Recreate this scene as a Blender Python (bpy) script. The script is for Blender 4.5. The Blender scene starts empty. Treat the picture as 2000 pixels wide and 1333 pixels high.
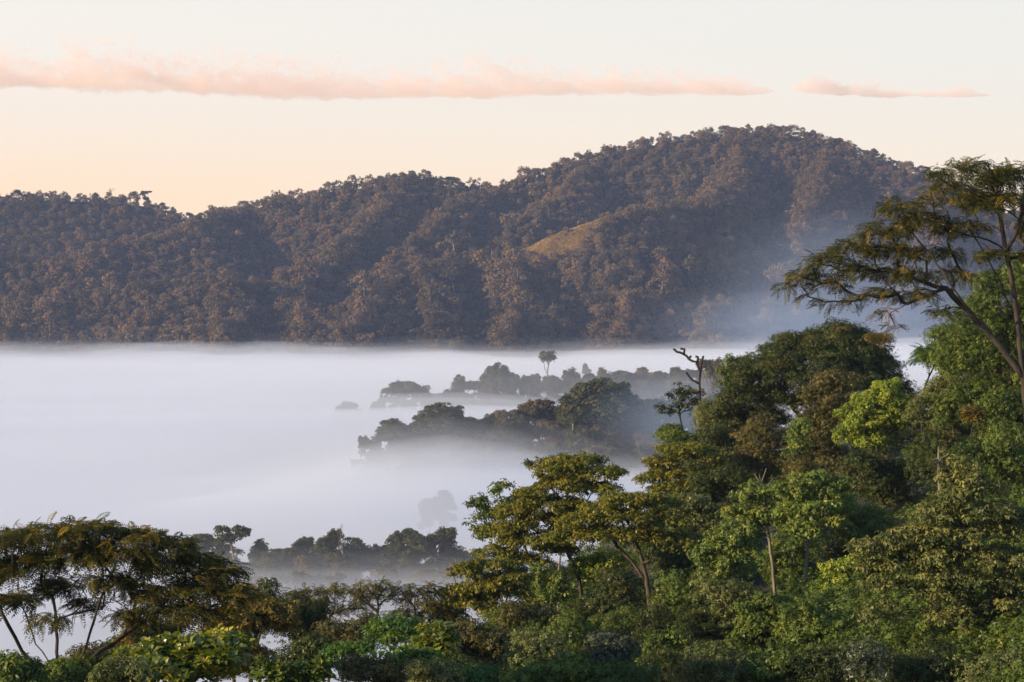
import bpy, math, sys, numpy as np
from mathutils import Vector

# ------------------------------------------------------------------ camera, sky, sun, exposure
scene = bpy.context.scene
COL = scene.collection
LENS, FPX, CAM_Z, HORIZON = 85.0, 85.0 / 36.0 * 2000.0, 120.0, 509.0
camera_data = bpy.data.cameras.new('camera')
camera = bpy.data.objects.new('camera', camera_data)
COL.objects.link(camera)
camera_data.lens = LENS
camera_data.sensor_width = 36.0
camera_data.shift_y = -(666.5 - HORIZON) / 2000.0
camera_data.clip_start = 1.0
camera_data.clip_end = 80000.0
camera.location = (0, 0, CAM_Z)
camera.rotation_euler = (math.radians(90), 0, 0)
scene.camera = camera

SUN_EL, SUN_AZ = math.radians(15.0), math.radians(-110.0)      # azimuth from +Y towards +X: low, from the left
sun_dir = Vector((math.sin(SUN_AZ) * math.cos(SUN_EL), math.cos(SUN_AZ) * math.cos(SUN_EL), math.sin(SUN_EL)))
sun_data = bpy.data.lights.new('sun', 'SUN')
sun_data.energy = 5.0
sun_data.angle = math.radians(0.5)
sun_data.color = (1.0, 0.75, 0.47)
sun = bpy.data.objects.new('sun', sun_data)
COL.objects.link(sun)
sun.rotation_euler = (-sun_dir).to_track_quat('-Z', 'Y').to_euler()

world = bpy.data.worlds.new('World')
scene.world = world
world.use_nodes = True
nt = world.node_tree
nt.nodes.clear()
w_out = nt.nodes.new('ShaderNodeOutputWorld')
w_bg = nt.nodes.new('ShaderNodeBackground')
sky = nt.nodes.new('ShaderNodeTexSky')
sky.sky_type = 'NISHITA'
sky.sun_disc = False
sky.sun_elevation = SUN_EL
sky.sun_rotation = SUN_AZ
sky.altitude = 1800
sky.air_density = 1.0
sky.dust_density = 1.5
sky.ozone_density = 1.0
w_tc = nt.nodes.new('ShaderNodeTexCoord')
w_sep = nt.nodes.new('ShaderNodeSeparateXYZ')
w_ramp = nt.nodes.new('ShaderNodeValToRGB')
w_az = nt.nodes.new('ShaderNodeMapRange')
w_ramp2 = nt.nodes.new('ShaderNodeValToRGB')
w_mixa = nt.nodes.new('ShaderNodeMix'); w_mixa.data_type = 'RGBA'
w_mix = nt.nodes.new('ShaderNodeMix'); w_mix.data_type = 'RGBA'
# the morning sky's own colour by elevation: warm low, pale above, blue overhead; warmer and stronger on the sun's side
def set_ramp(r, stops):
    el = r.color_ramp.elements
    while len(el) > 1: el.remove(el[-1])
    el[0].position = stops[0][0]; el[0].color = (*stops[0][1], 1)
    for p, c in stops[1:]:
        e = el.new(p); e.color = (*c, 1)
SKY_K = 0.10
def sk(r, g, b): return (.715 * r / SKY_K, .715 * g / SKY_K, .715 * b / SKY_K)
set_ramp(w_ramp, [(0.0, sk(1.22, .86, .54)), (.03, sk(1.20, .88, .60)), (.055, sk(1.14, .95, .76)), (.08, sk(1.08, .98, .86)), (.115, sk(1.04, .98, .89)), (.22, sk(.54, .63, .82)), (.5, sk(.23, .36, .66)), (1.0, sk(.14, .27, .58))])
set_ramp(w_ramp2, [(0.0, sk(1.12, .90, .66)), (.03, sk(1.10, .93, .72)), (.055, sk(1.05, .94, .79)), (.08, sk(1.0, .94, .83)), (.115, sk(.95, .93, .86)), (.22, sk(.48, .61, .82)), (.5, sk(.23, .36, .66)), (1.0, sk(.14, .27, .58))])
w_az.inputs['From Min'].default_value = -0.22
w_az.inputs['From Max'].default_value = 0.22
w_mix.inputs[0].default_value = 0.9
w_bg.inputs['Strength'].default_value = SKY_K
L = nt.links.new
L(w_tc.outputs['Generated'], w_sep.inputs[0])
L(w_sep.outputs['Z'], w_ramp.inputs[0])
L(w_sep.outputs['Z'], w_ramp2.inputs[0])
L(w_sep.outputs['X'], w_az.inputs['Value'])
L(w_az.outputs[0], w_mixa.inputs[0])
L(w_ramp.outputs[0], w_mixa.inputs[6])
L(w_ramp2.outputs[0], w_mixa.inputs[7])
L(sky.outputs[0], w_mix.inputs[6])
L(w_mixa.outputs[2], w_mix.inputs[7])
L(w_mix.outputs[2], w_bg.inputs['Color'])
L(w_bg.outputs[0], w_out.inputs['Surface'])

scene.view_settings.view_transform = 'Standard'
scene.view_settings.look = 'None'
scene.view_settings.exposure = 0.48
scene.view_settings.gamma = 1.0
cy = scene.cycles
cy.use_denoising = True
cy.max_bounces = 26
cy.diffuse_bounces = 3
cy.glossy_bounces = 1
cy.transmission_bounces = 3
cy.volume_bounces = 22
cy.volume_max_steps = 64
cy.volume_step_rate = 2.0
cy.caustics_reflective = False
cy.caustics_refractive = False
cy.sample_clamp_indirect = 6.0

# ------------------------------------------------------------------ helpers
def P(px, py, d):
    """the place d metres ahead that the camera sees at pixel (px, py) of the 2000 x 1333 photograph"""
    return np.array([(px - 1000.0) / FPX * d, d, CAM_Z + (HORIZON - py) / FPX * d])

def tag(o, label=None, cat=None, group=None, kind=None):
    if label and len(label.split()) > 16: print('LONG', len(label.split()), label)
    if label: o['label'] = label
    if cat: o['category'] = cat
    if group: o['group'] = group
    if kind: o['kind'] = kind
    return o

def link(o, parent=None):
    COL.objects.link(o)
    if parent is not None: o.parent = parent
    return o

def mesh_quads(name, q, mat=None, attrs=None, smooth=False):
    """a mesh of loose quads from an (n,4,3) array; attrs: per-face float arrays"""
    n = len(q)
    me = bpy.data.meshes.new(name)
    me.vertices.add(n * 4); me.loops.add(n * 4); me.polygons.add(n)
    me.vertices.foreach_set('co', np.ascontiguousarray(q, dtype=np.float32).ravel())
    me.loops.foreach_set('vertex_index', np.arange(n * 4, dtype=np.int32))
    me.polygons.foreach_set('loop_start', np.arange(0, n * 4, 4, dtype=np.int32))
    for k, v in (attrs or {}).items():
        a = me.attributes.new(k, 'FLOAT', 'FACE')
        a.data.foreach_set('value', np.ascontiguousarray(v, dtype=np.float32))
    me.update(calc_edges=True)
    if mat is not None: me.materials.append(mat)
    return me

def mesh_indexed(name, v, f, mat=None, smooth=True):
    """v (n,3), f (m,4) int"""
    me = bpy.data.meshes.new(name)
    f = np.asarray(f, dtype=np.int32); m = len(f); k = f.shape[1]
    me.vertices.add(len(v)); me.loops.add(m * k); me.polygons.add(m)
    me.vertices.foreach_set('co', np.ascontiguousarray(v, dtype=np.float32).ravel())
    me.loops.foreach_set('vertex_index', np.ascontiguousarray(f).ravel())
    me.polygons.foreach_set('loop_start', np.arange(0, m * k, k, dtype=np.int32))
    me.polygons.foreach_set('use_smooth', np.full(m, smooth, dtype=bool))
    me.update(calc_edges=True)
    if mat is not None: me.materials.append(mat)
    return me

def grid_faces(nx, ny):
    i = np.arange(nx * ny).reshape(ny, nx)
    return np.stack([i[:-1, :-1], i[:-1, 1:], i[1:, 1:], i[1:, :-1]], -1).reshape(-1, 4)

_lat = np.random.RandomState(7).rand(256, 256)
def vnoise(x, y):
    xi = np.floor(x).astype(int); yi = np.floor(y).astype(int)
    fx = x - xi; fy = y - yi
    fx = fx * fx * (3 - 2 * fx); fy = fy * fy * (3 - 2 * fy)
    g = lambda a, b: _lat[a & 255, b & 255]
    return (g(xi, yi) * (1 - fx) + g(xi + 1, yi) * fx) * (1 - fy) + (g(xi, yi + 1) * (1 - fx) + g(xi + 1, yi + 1) * fx) * fy
def fbm(x, y, o=4):
    s = 0; a = .5
    for k in range(o):
        s = s + a * (vnoise(x * 2 ** k + 17.3 * k, y * 2 ** k + 5.1 * k) - .5); a *= .5
    return s

# ------------------------------------------------------------------ materials
def leaf_material(name, dark, light, tip=None, trans=0.28, gloss=0.014, rough=0.38):
    m = bpy.data.materials.new(name); m.use_nodes = True
    t = m.node_tree; t.nodes.clear()
    N = t.nodes.new; K = t.links.new
    out = N('ShaderNodeOutputMaterial')
    a = N('ShaderNodeAttribute'); a.attribute_name = 'hue'
    mx = N('ShaderNodeMix'); mx.data_type = 'RGBA'
    mx.inputs[6].default_value = (*dark, 1); mx.inputs[7].default_value = (*light, 1)
    K(a.outputs['Fac'], mx.inputs[0])
    col = mx.outputs[2]
    if tip is not None:
        b = N('ShaderNodeAttribute'); b.attribute_name = 'tip'
        m2 = N('ShaderNodeMix'); m2.data_type = 'RGBA'
        K(b.outputs['Fac'], m2.inputs[0]); K(col, m2.inputs[6]); m2.inputs[7].default_value = (*tip, 1)
        col = m2.outputs[2]
    d = N('ShaderNodeBsdfDiffuse'); tr = N('ShaderNodeBsdfTranslucent'); gl = N('ShaderNodeBsdfGlossy')
    gl.inputs['Roughness'].default_value = rough
    gl.inputs['Color'].default_value = (.8, .85, .9, 1)
    K(col, d.inputs['Color'])
    hs = N('ShaderNodeHueSaturation'); hs.inputs['Hue'].default_value = .485; hs.inputs['Saturation'].default_value = 1.1; hs.inputs['Value'].default_value = 1.3
    K(col, hs.inputs['Color']); K(hs.outputs[0], tr.inputs['Color'])
    s1 = N('ShaderNodeMixShader'); s1.inputs[0].default_value = trans
    K(d.outputs[0], s1.inputs[1]); K(tr.outputs[0], s1.inputs[2])
    res = s1.outputs[0]
    if gloss > 0:
        s2 = N('ShaderNodeMixShader'); s2.inputs[0].default_value = gloss
        K(res, s2.inputs[1]); K(gl.outputs[0], s2.inputs[2]); res = s2.outputs[0]
    K(res, out.inputs['Surface'])
    return m

def bark_material(name, c1, c2, scale=3.0):
    m = bpy.data.materials.new(name); m.use_nodes = True
    t = m.node_tree; N = t.nodes.new; K = t.links.new
    b = t.nodes['Principled BSDF']
    tc = N('ShaderNodeTexCoord'); mp = N('ShaderNodeMapping'); mp.inputs['Scale'].default_value = (scale, scale, scale * .35)
    n = N('ShaderNodeTexNoise'); n.inputs['Scale'].default_value = 1.0; n.inputs['Detail'].default_value = 6
    r = N('ShaderNodeValToRGB'); set_ramp(r, [(.35, c1), (.65, c2)])
    K(tc.outputs['Object'], mp.inputs[0]); K(mp.outputs[0], n.inputs['Vector']); K(n.outputs['Fac'], r.inputs[0]); K(r.outputs[0], b.inputs['Base Color'])
    b.inputs['Roughness'].default_value = .9
    bp = N('ShaderNodeBump'); bp.inputs['Strength'].default_value = .5; bp.inputs['Distance'].default_value = .05
    K(n.outputs['Fac'], bp.inputs['Height']); K(bp.outputs[0], b.inputs['Normal'])
    return m

def noise_material(name, stops, scale, rough=.95):
    m = bpy.data.materials.new(name); m.use_nodes = True
    t = m.node_tree; N = t.nodes.new; K = t.links.new
    b = t.nodes['Principled BSDF']
    tc = N('ShaderNodeTexCoord')
    n = N('ShaderNodeTexNoise'); n.inputs['Scale'].default_value = scale; n.inputs['Detail'].default_value = 8
    r = N('ShaderNodeValToRGB'); set_ramp(r, stops)
    K(tc.outputs['Object'], n.inputs['Vector']); K(n.outputs['Fac'], r.inputs[0]); K(r.outputs[0], b.inputs['Base Color'])
    b.inputs['Roughness'].default_value = rough
    return m

def volume_material(name, color, density, g=0.0):
    m = bpy.data.materials.new(name); m.use_nodes = True
    t = m.node_tree; t.nodes.clear()
    out = t.nodes.new('ShaderNodeOutputMaterial')
    v = t.nodes.new('ShaderNodeVolumePrincipled')
    v.inputs['Color'].default_value = (*color, 1); v.inputs['Density'].default_value = density
    v.inputs['Anisotropy'].default_value = g
    t.links.new(v.outputs[0], out.inputs['Volume'])
    return m

# ------------------------------------------------------------------ terrain
TREE_H = 15.0
CREST_LEFT = [(-700, 400, 2900), (-400, 385, 2900), (0, 374, 2900), (120, 366, 2900), (280, 378, 2900), (335, 396, 2895), (400, 430, 2880), (520, 500, 2850)]
CREST_MID = [(300, 470, 2780), (385, 406, 2760), (480, 384, 2760), (600, 364, 2740), (700, 345, 2730), (795, 328, 2720), (880, 337, 2720), (955, 364, 2740), (1040, 420, 2760)]
CREST_MAIN = [(960, 354, 2710), (1000, 340, 2720), (1100, 297, 2740), (1230, 266, 2750), (1350, 246, 2750), (1500, 241, 2750), (1600, 257, 2740), (1700, 285, 2720), (1820, 324, 2700), (1950, 386, 2680), (2100, 450, 2650), (2500, 540, 2600)]
SPURS = [
    [(800, 332, 2720), (735, 400, 2630), (690, 450, 2560), (630, 495, 2470), (555, 530, 2360)],
    [(480, 386, 2760), (370, 428, 2660), (180, 476, 2600), (80, 520, 2560)],
    [(-500, 450, 2450), (-200, 462, 2450), (0, 482, 2450), (105, 494, 2440), (175, 522, 2420), (224, 562, 2400)],
    [(-400, 690, 2220), (-200, 650, 2230), (0, 608, 2250), (157, 580, 2270), (196, 562, 2280), (297, 544, 2290), (420, 534, 2300), (490, 536, 2330), (555, 530, 2360)],
    [(420, 534, 2300), (430, 600, 2240), (440, 660, 2190)],
    [(555, 530, 2360), (590, 600, 2260), (600, 660, 2200)],
    [(960, 362, 2710), (874, 390, 2640), (828, 438, 2560), (783, 478, 2500), (745, 515, 2450)],
    [(1450, 260, 2745), (1430, 340, 2640), (1350, 388, 2520), (1270, 392, 2440), (1192, 402, 2385), (1100, 428, 2402), (1035, 456, 2425), (895, 492, 2400), (818, 516, 2350), (716, 545, 2270), (690, 610, 2225)],
    [(1150, 300, 2740), (1090, 380, 2620), (1010, 430, 2540)],
    [(1000, 470, 2400), (1010, 560, 2280), (990, 650, 2200)],
    [(818, 518, 2310), (850, 600, 2240), (860, 660, 2200)],
    [(1250, 425, 2450), (1230, 520, 2330), (1210, 640, 2210)],
    [(1620, 265, 2740), (1590, 380, 2600), (1545, 480, 2480), (1500, 580, 2350), (1480, 670, 2220)],
    [(1420, 430, 2480), (1390, 540, 2350), (1370, 650, 2220)],
    [(1830, 335, 2700), (1800, 430, 2600), (1770, 540, 2480), (1750, 620, 2350), (1730, 690, 2250)],
    [(2100, 450, 2650), (2050, 560, 2450), (2000, 660, 2250)],
]
ISLES = [
    [(300, 1190, 612), (370, 1160, 610), (450, 1155, 606), (600, 1150, 600), (760, 1150, 600), (900, 1160, 604), (990, 1200, 612)],
    [(640, 945, 960), (740, 928, 955), (860, 902, 955), (1000, 880, 960), (1180, 858, 965), (1300, 850, 980), (1450, 840, 1000), (1700, 830, 1030)],
    [(610, 880, 1262), (700, 848, 1260), (800, 822, 1260), (960, 792, 1270), (1100, 772, 1280), (1200, 768, 1280), (1300, 768, 1290), (1420, 770, 1290), (1700, 770, 1300)],
]
def world_line(pts, drop):
    a = np.array([P(*p) for p in pts]); a[:, 2] -= drop
    out = [a[0]]
    return a
def ridge_height(x, y, line, fall, soft=5.0):
    """height of a ridge with its crest along line (k,3), falling away by `fall` per metre"""
    best = np.full(x.shape, -1e9)
    for a, b in zip(line[:-1], line[1:]):
        dx, dy = b[0] - a[0], b[1] - a[1]
        t = np.clip(((x - a[0]) * dx + (y - a[1]) * dy) / (dx * dx + dy * dy + 1e-9), 0, 1)
        dist = np.hypot(x - (a[0] + t * dx), y - (a[1] + t * dy))
        h = a[2] + t * (b[2] - a[2]) - fall * (np.sqrt(dist * dist + soft * soft) - soft)
        best = np.maximum(best, h)
    return best
def smax(hs, k):
    m = np.max(hs, axis=0)
    return m + k * np.log(np.sum(np.exp((np.array(hs) - m) / k), axis=0))
_far_lines = [(world_line(c, TREE_H), 1.15) for c in (CREST_LEFT, CREST_MID, CREST_MAIN)] + [(world_line(s, TREE_H * .9), .92) for s in SPURS]
_isle_lines = [(world_line(s, 0), .36) for s in ISLES]
_cr = np.array([P(*p) for p in CREST_LEFT + CREST_MID + CREST_MAIN])

def fore_ground(x, y):
    """the near slope the photographer looks across"""
    yy = np.maximum(y, 1.0)
    u = 1000 + x / np.maximum(yy, 25.0) * FPX
    plateau = np.interp(u, [-200, 500, 900, 1100, 1350, 1700, 2000, 2400, 3200], [86, 87, 89, 93, 97.5, 100, 104, 108, 112])
    near = 117.5 - 0.19 * yy
    w = np.clip((yy - 70) / 50, 0, 1); w = w * w * (3 - 2 * w)
    h = near * (1 - w) + plateau * w
    edge = np.interp(u, [-200, 500, 900, 1150, 1400, 1800, 2400], [150, 165, 180, 210, 255, 275, 280])
    h = h - np.maximum(0, np.sqrt(np.maximum(yy - edge, 0) ** 2 + 1) - 1) * .42
    return h
def ground_height(x, y):
    hs = [np.zeros_like(x) + 2.0]
    far = np.zeros_like(x) - 50
    for l, f in _far_lines:
        far = np.maximum(far, -50)
        hs_f = ridge_height(x, y, l, f)
        far = smax([far, hs_f], 3.0)
    far = far + 15 * fbm(x / 95.0, y / 95.0, 4) * np.clip((y - 2100) / 200, 0, 1)
    isl = np.zeros_like(x) - 50
    for l, f in _isle_lines:
        isl = np.maximum(isl, ridge_height(x, y, l, f, 8.0))
    isl = isl + 5 * fbm(x / 60.0, y / 60.0, 3)
    fg = fore_ground(x, y) + 2.2 * fbm(x / 18.0, y / 18.0, 3)
    base = 2.0 + 8 * fbm(x / 200.0, y / 200.0, 3)
    return np.maximum(np.maximum(far, base), np.maximum(isl, fg))

def axis(parts):
    out = []
    for a, b, s in parts: out.append(np.arange(a, b, s))
    return np.concatenate(out + [np.array([parts[-1][1]])])
gx = axis([(-3200, -760, 40), (-760, 760, 8), (760, 3200, 40)])
gy = axis([(-800, -60, 30), (-60, 330, 5), (330, 2000, 12), (2000, 2900, 8), (2900, 3250, 50)])
GX, GY = np.meshgrid(gx, gy)
GZ = ground_height(GX.ravel(), GY.ravel()).reshape(GX.shape)
ground_mat = noise_material('forest_floor', [(.3, (.02, .018, .010)), (.55, (.035, .032, .015)), (.75, (.05, .045, .02))], .08)
ground = link(bpy.data.objects.new('ground', mesh_indexed('ground', np.stack([GX, GY, GZ], -1).reshape(-1, 3), grid_faces(len(gx), len(gy)), ground_mat)))
tag(ground, 'dark forest floor of the near slope, the misty valley and the far hills', kind='structure')
HAZE_D, FOG_D, CLOUD_D = .00006, .014, .014
# ------------------------------------------------------------------ air: haze, sea of mist, cloud
def add_box(name, lo, hi, mat):
    x0, y0, z0 = lo; x1, y1, z1 = hi
    v = [(x0, y0, z0), (x1, y0, z0), (x1, y1, z0), (x0, y1, z0), (x0, y0, z1), (x1, y0, z1), (x1, y1, z1), (x0, y1, z1)]
    f = [(0, 3, 2, 1), (4, 5, 6, 7), (0, 1, 5, 4), (1, 2, 6, 5), (2, 3, 7, 6), (3, 0, 4, 7)]
    return link(bpy.data.objects.new(name, mesh_indexed(name, np.array(v, float), f, mat, smooth=False)))
haze = add_box('haze', (-3300, -900, -400), (3300, 3300, 330), volume_material('hazy_air', (.50, .65, 1.0), HAZE_D))
tag(haze, 'thin blue morning haze over valley and hills', kind='stuff')

def fog_bank(name, top, amp, wave, density, label, x0=-1600, x1=1600, y0=300, y1=2760, bottom=-30, seed=0.0, color=(.875, .935, 1.0), rise=None):
    """a closed body of mist with an uneven top"""
    xs = np.linspace(x0, x1, 161); ys = np.linspace(y0, y1, 133)
    X, Y = np.meshgrid(xs, ys)
    Z = top + amp * 2 * fbm(X / wave + seed, Y / (wave * 1.3) + seed * 1.7, 3)
    if rise is not None: Z = Z + rise(X, Y)
    n = len(xs) * len(ys)
    v = np.concatenate([np.stack([X, Y, Z], -1).reshape(-1, 3), np.stack([X, Y, np.full_like(X, bottom)], -1).reshape(-1, 3)])
    f = grid_faces(len(xs), len(ys))
    nx, ny = len(xs), len(ys)
    i = np.arange(n).reshape(ny, nx)
    def side(a): return np.stack([a[1:], a[:-1], a[:-1] + n, a[1:] + n], -1)
    fs = np.concatenate([f, f[:, ::-1] + n, side(i[0]), side(i[::-1, 0]), side(i[-1, ::-1]), side(i[:, -1])])
    o = link(bpy.data.objects.new(name, mesh_indexed(name, v, fs, volume_material(name + '_air', color, density), smooth=False)))
    return tag(o, label, kind='stuff')
def bump(x, y, cx, cy, rx, ry): return np.exp(-((x - cx) / rx) ** 2 - ((y - cy) / ry) ** 2)
def lift(X, Y):
    return 2.5 * bump(X, Y, -30, 575, 140, 55) + 25 * bump(X, Y, -22, 725, 60, 36) + 12 * bump(X, Y, 24, 1300, 70, 36) + (-7 + 16 * fbm(X / 95.0, Y / 160.0, 3)) * np.clip((Y - 1750) / 300, 0, 1) + 9 * bump(X, Y, -40, 1130, 260, 70) + 9 * bump(X, Y, 40, 1350, 260, 60) + 5 * bump(X, Y, 60, 1500, 400, 120) + 12 * bump(X, Y, 330, 1700, 160, 400)
fog_bank('fog', 42, 5.0, 150, FOG_D, 'thick white sea of mist filling the valley floor', rise=lift)
fog_bank('mist', 47, 6.0, 110, FOG_D * .3, 'thin veil of mist drifting over the top of the thick mist', y0=330, y1=2700, x0=-1550, x1=1550, bottom=-24, seed=3.3, rise=lambda X, Y: 1.1 * lift(X, Y))
fog_bank('light_mist', 52, 8.0, 120, FOG_D * .09, 'lighter mist above the veil, thinning upwards', y0=345, y1=2680, x0=-1525, x1=1525, bottom=-21, seed=5.7, rise=lambda X, Y: 1.15 * lift(X, Y) + 14 * bump(X, Y, 10, 1195, 220, 50))
fog_bank('thin_mist', 57, 10.0, 130, FOG_D * .03, 'faintest mist above the valley, thickest under the hills', y0=360, y1=2650, x0=-1500, x1=1500, bottom=-18, seed=8.1, rise=lambda X, Y: 1.2 * lift(X, Y) + 22 * bump(X, Y, 10, 1195, 240, 60))

def ellipsoid_mesh(name, c, r, mat, wob=.12, seed=1):
    nu, nv = 40, 22
    u = np.linspace(0, 2 * np.pi, nu, endpoint=False); w = np.linspace(-np.pi / 2, np.pi / 2, nv)
    U, W = np.meshgrid(u, w)
    k = 1 + wob * 2 * fbm(U * 1.3 + seed * 3, W * 2 + seed, 3) * np.cos(W) * np.minimum(1, np.minimum(U, 2 * np.pi - U) + .3)
    v = np.stack([c[0] + r[0] * k * np.cos(W) * np.cos(U), c[1] + r[1] * k * np.cos(W) * np.sin(U), c[2] + r[2] * k * np.sin(W)], -1).reshape(-1, 3)
    i = np.arange(nu * nv).reshape(nv, nu); j = np.roll(i, -1, 1)
    f = np.stack([i[:-1], j[:-1], j[1:], i[1:]], -1).reshape(-1, 4)
    me = mesh_indexed(name, v, f, mat, smooth=False)
    import bmesh
    bm = bmesh.new(); bm.from_mesh(me); bmesh.ops.remove_doubles(bm, verts=bm.verts, dist=.001); bm.to_mesh(me); bm.free()
    return me
def veil_material(name, color, dens):
    """mist that thins to nothing towards its outside"""
    m = bpy.data.materials.new(name); m.use_nodes = True
    t = m.node_tree; t.nodes.clear(); N = t.nodes.new; K = t.links.new
    out = N('ShaderNodeOutputMaterial'); v = N('ShaderNodeVolumePrincipled'); tc = N('ShaderNodeTexCoord')
    mp = N('ShaderNodeMapping'); mp.inputs['Location'].default_value = (-1, -1, -1); mp.inputs['Scale'].default_value = (2, 2, 2)
    K(tc.outputs['Generated'], mp.inputs[0])
    ln = N('ShaderNodeVectorMath'); ln.operation = 'LENGTH'; K(mp.outputs[0], ln.inputs[0])
    ns = N('ShaderNodeTexNoise'); ns.inputs['Scale'].default_value = 3.0; ns.inputs['Detail'].default_value = 3; K(tc.outputs['Generated'], ns.inputs['Vector'])
    ad = N('ShaderNodeMath'); ad.operation = 'MULTIPLY_ADD'; ad.inputs[1].default_value = .7; K(ns.outputs['Fac'], ad.inputs[0]); K(ln.outputs['Value'], ad.inputs[2])
    mr = N('ShaderNodeMapRange'); mr.interpolation_type = 'SMOOTHSTEP'
    mr.inputs['From Min'].default_value = 1.12; mr.inputs['From Max'].default_value = .25; mr.inputs['To Min'].default_value = 0; mr.inputs['To Max'].default_value = dens
    K(ad.outputs[0], mr.inputs['Value']); K(mr.outputs[0], v.inputs['Density'])
    v.inputs['Color'].default_value = (*color, 1); K(v.outputs[0], out.inputs['Volume'])
    return m
for k, (px, py, d, rx, ry, rd, dens) in enumerate([(1640, 580, 1980, 190, 110, 240, .0018), (1800, 640, 1900, 120, 60, 160, .003), (1500, 640, 1960, 190, 50, 180, .0025), (1320, 815, 880, 62, 24, 60, .007)]):
    o = link(bpy.data.objects.new('drifting_mist', ellipsoid_mesh('drifting_mist', P(px, py, d), (rx, rd, ry), veil_material('drifting_mist_air', (.62, .78, 1.0), dens), .12, k + 1)))
    tag(o, ['large pale blue veil of mist rising off the foot of the main hill', 'whitest tall veil of mist behind the yellow crowned umbrella tree', 'low flat veil of mist along the foot of the main hill', 'small blue veil of mist over the right end of the middle islet'][k], kind='stuff')

# one long low cloud above the hills: a hull whose vapour thins upwards into puffs and frays at the base
def cloud_material(name, dens, x0, x1, prof, seed, half):
    """prof: (x in metres, base z, thickness) along the cloud"""
    m = bpy.data.materials.new(name); m.use_nodes = True
    t = m.node_tree; t.nodes.clear(); N = t.nodes.new; K = t.links.new
    def math_(op, a, b=None, c=None):
        n = N('ShaderNodeMath'); n.operation = op
        for i, v_ in enumerate((a, b, c)):
            if v_ is None: continue
            if isinstance(v_, (int, float)): n.inputs[i].default_value = v_
            else: K(v_, n.inputs[i])
        return n.outputs[0]
    out = N('ShaderNodeOutputMaterial'); v = N('ShaderNodeVolumePrincipled')
    tc = N('ShaderNodeTexCoord'); sep = N('ShaderNodeSeparateXYZ'); K(tc.outputs['Object'], sep.inputs[0])
    fx_ = math_('DIVIDE', math_('SUBTRACT', sep.outputs['X'], x0), x1 - x0)
    zs = [p[1] for p in prof]; z0, z1 = min(zs) - 1, max(zs) + 1; tmax = max(p[2] for p in prof)
    rz = N('ShaderNodeValToRGB'); set_ramp(rz, [((p[0] - x0) / (x1 - x0), ((p[1] - z0) / (z1 - z0),) * 3) for p in prof]); K(fx_, rz.inputs[0])
    rt = N('ShaderNodeValToRGB'); set_ramp(rt, [((p[0] - x0) / (x1 - x0), (p[2] / tmax,) * 3) for p in prof]); K(fx_, rt.inputs[0])
    base = math_('MULTIPLY_ADD', rz.outputs[0], z1 - z0, z0); thick = math_('MULTIPLY_ADD', rt.outputs[0], tmax, .5)
    h = math_('DIVIDE', math_('SUBTRACT', sep.outputs['Z'], base), thick)
    up = math_('MULTIPLY', math_('MAXIMUM', h, 0.0), .22); dn = math_('MULTIPLY', math_('MINIMUM', h, 0.0), -1.5)
    yy = math_('DIVIDE', sep.outputs['Y'], half); yq = math_('MULTIPLY', math_('MULTIPLY', yy, yy), .16)
    mp = N('ShaderNodeMapping'); mp.inputs['Location'].default_value = (seed, seed * 2, 0); mp.inputs['Scale'].default_value = (.015, .011, .021); K(tc.outputs['Object'], mp.inputs[0])
    n1 = N('ShaderNodeTexNoise'); n1.inputs['Scale'].default_value = 1.0; n1.inputs['Detail'].default_value = 7; n1.inputs['Roughness'].default_value = .62; K(mp.outputs[0], n1.inputs['Vector'])
    pen = math_('MAXIMUM', math_('MULTIPLY_ADD', rt.outputs[0], -2.4, .32), 0.0)
    g = math_('SUBTRACT', math_('SUBTRACT', math_('SUBTRACT', math_('SUBTRACT', n1.outputs['Fac'], up), dn), yq), pen)
    mr = N('ShaderNodeMapRange'); mr.inputs['From Min'].default_value = .31; mr.inputs['From Max'].default_value = .43; mr.inputs['To Max'].default_value = dens
    K(g, mr.inputs['Value']); K(mr.outputs[0], v.inputs['Density'])
    v.inputs['Color'].default_value = (.91, .82, .77, 1)
    K(v.outputs[0], out.inputs['Volume'])
    return m
def cloud(pts, d, label, seed, half, n=60):
    """pts: (px, py of the base, thickness in px) along the cloud"""
    a = np.array(pts, float); a[:, 1] -= 10; a[:, 2] *= 1.15; s = d / FPX
    c0 = P(a[:, 0].mean(), a[:, 1].mean(), d)
    prof = [((p[0] - 1000) * s - c0[0], (HORIZON - p[1]) * s + CAM_Z - c0[2], p[2] * s) for p in a]
    xs = np.linspace(prof[0][0], prof[-1][0], n); m = 12; ang = np.linspace(0, 2 * np.pi, m, endpoint=False)
    bz = np.interp(xs, [p[0] for p in prof], [p[1] for p in prof]); th = np.interp(xs, [p[0] for p in prof], [p[2] for p in prof])
    V = np.array([(x, half * np.cos(q), b + t * (.45 + 1.15 * np.sin(q)) + 2 * np.sin(q)) for x, b, t in zip(xs, bz, th) for q in ang])
    i = np.arange(n * m).reshape(n, m); j = np.roll(i, -1, 1)
    F = list(np.stack([i[:-1], j[:-1], j[1:], i[1:]], -1).reshape(-1, 4))
    me = bpy.data.meshes.new('cloud')
    me.from_pydata([tuple(v) for v in V], [], [tuple(int(k) for k in f) for f in F] + [tuple(int(k) for k in i[0]), tuple(int(k) for k in i[-1][::-1])])
    import bmesh
    bm = bmesh.new(); bm.from_mesh(me); bmesh.ops.recalc_face_normals(bm, faces=bm.faces); bm.to_mesh(me); bm.free()
    me.materials.append(cloud_material('cloud_vapour', CLOUD_D, prof[0][0], prof[-1][0], prof, seed, half))
    o = link(bpy.data.objects.new('cloud', me)); o.location = c0
    return tag(o, label, 'cloud', kind='stuff')
CLOUD_Y = 9000.0
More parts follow.
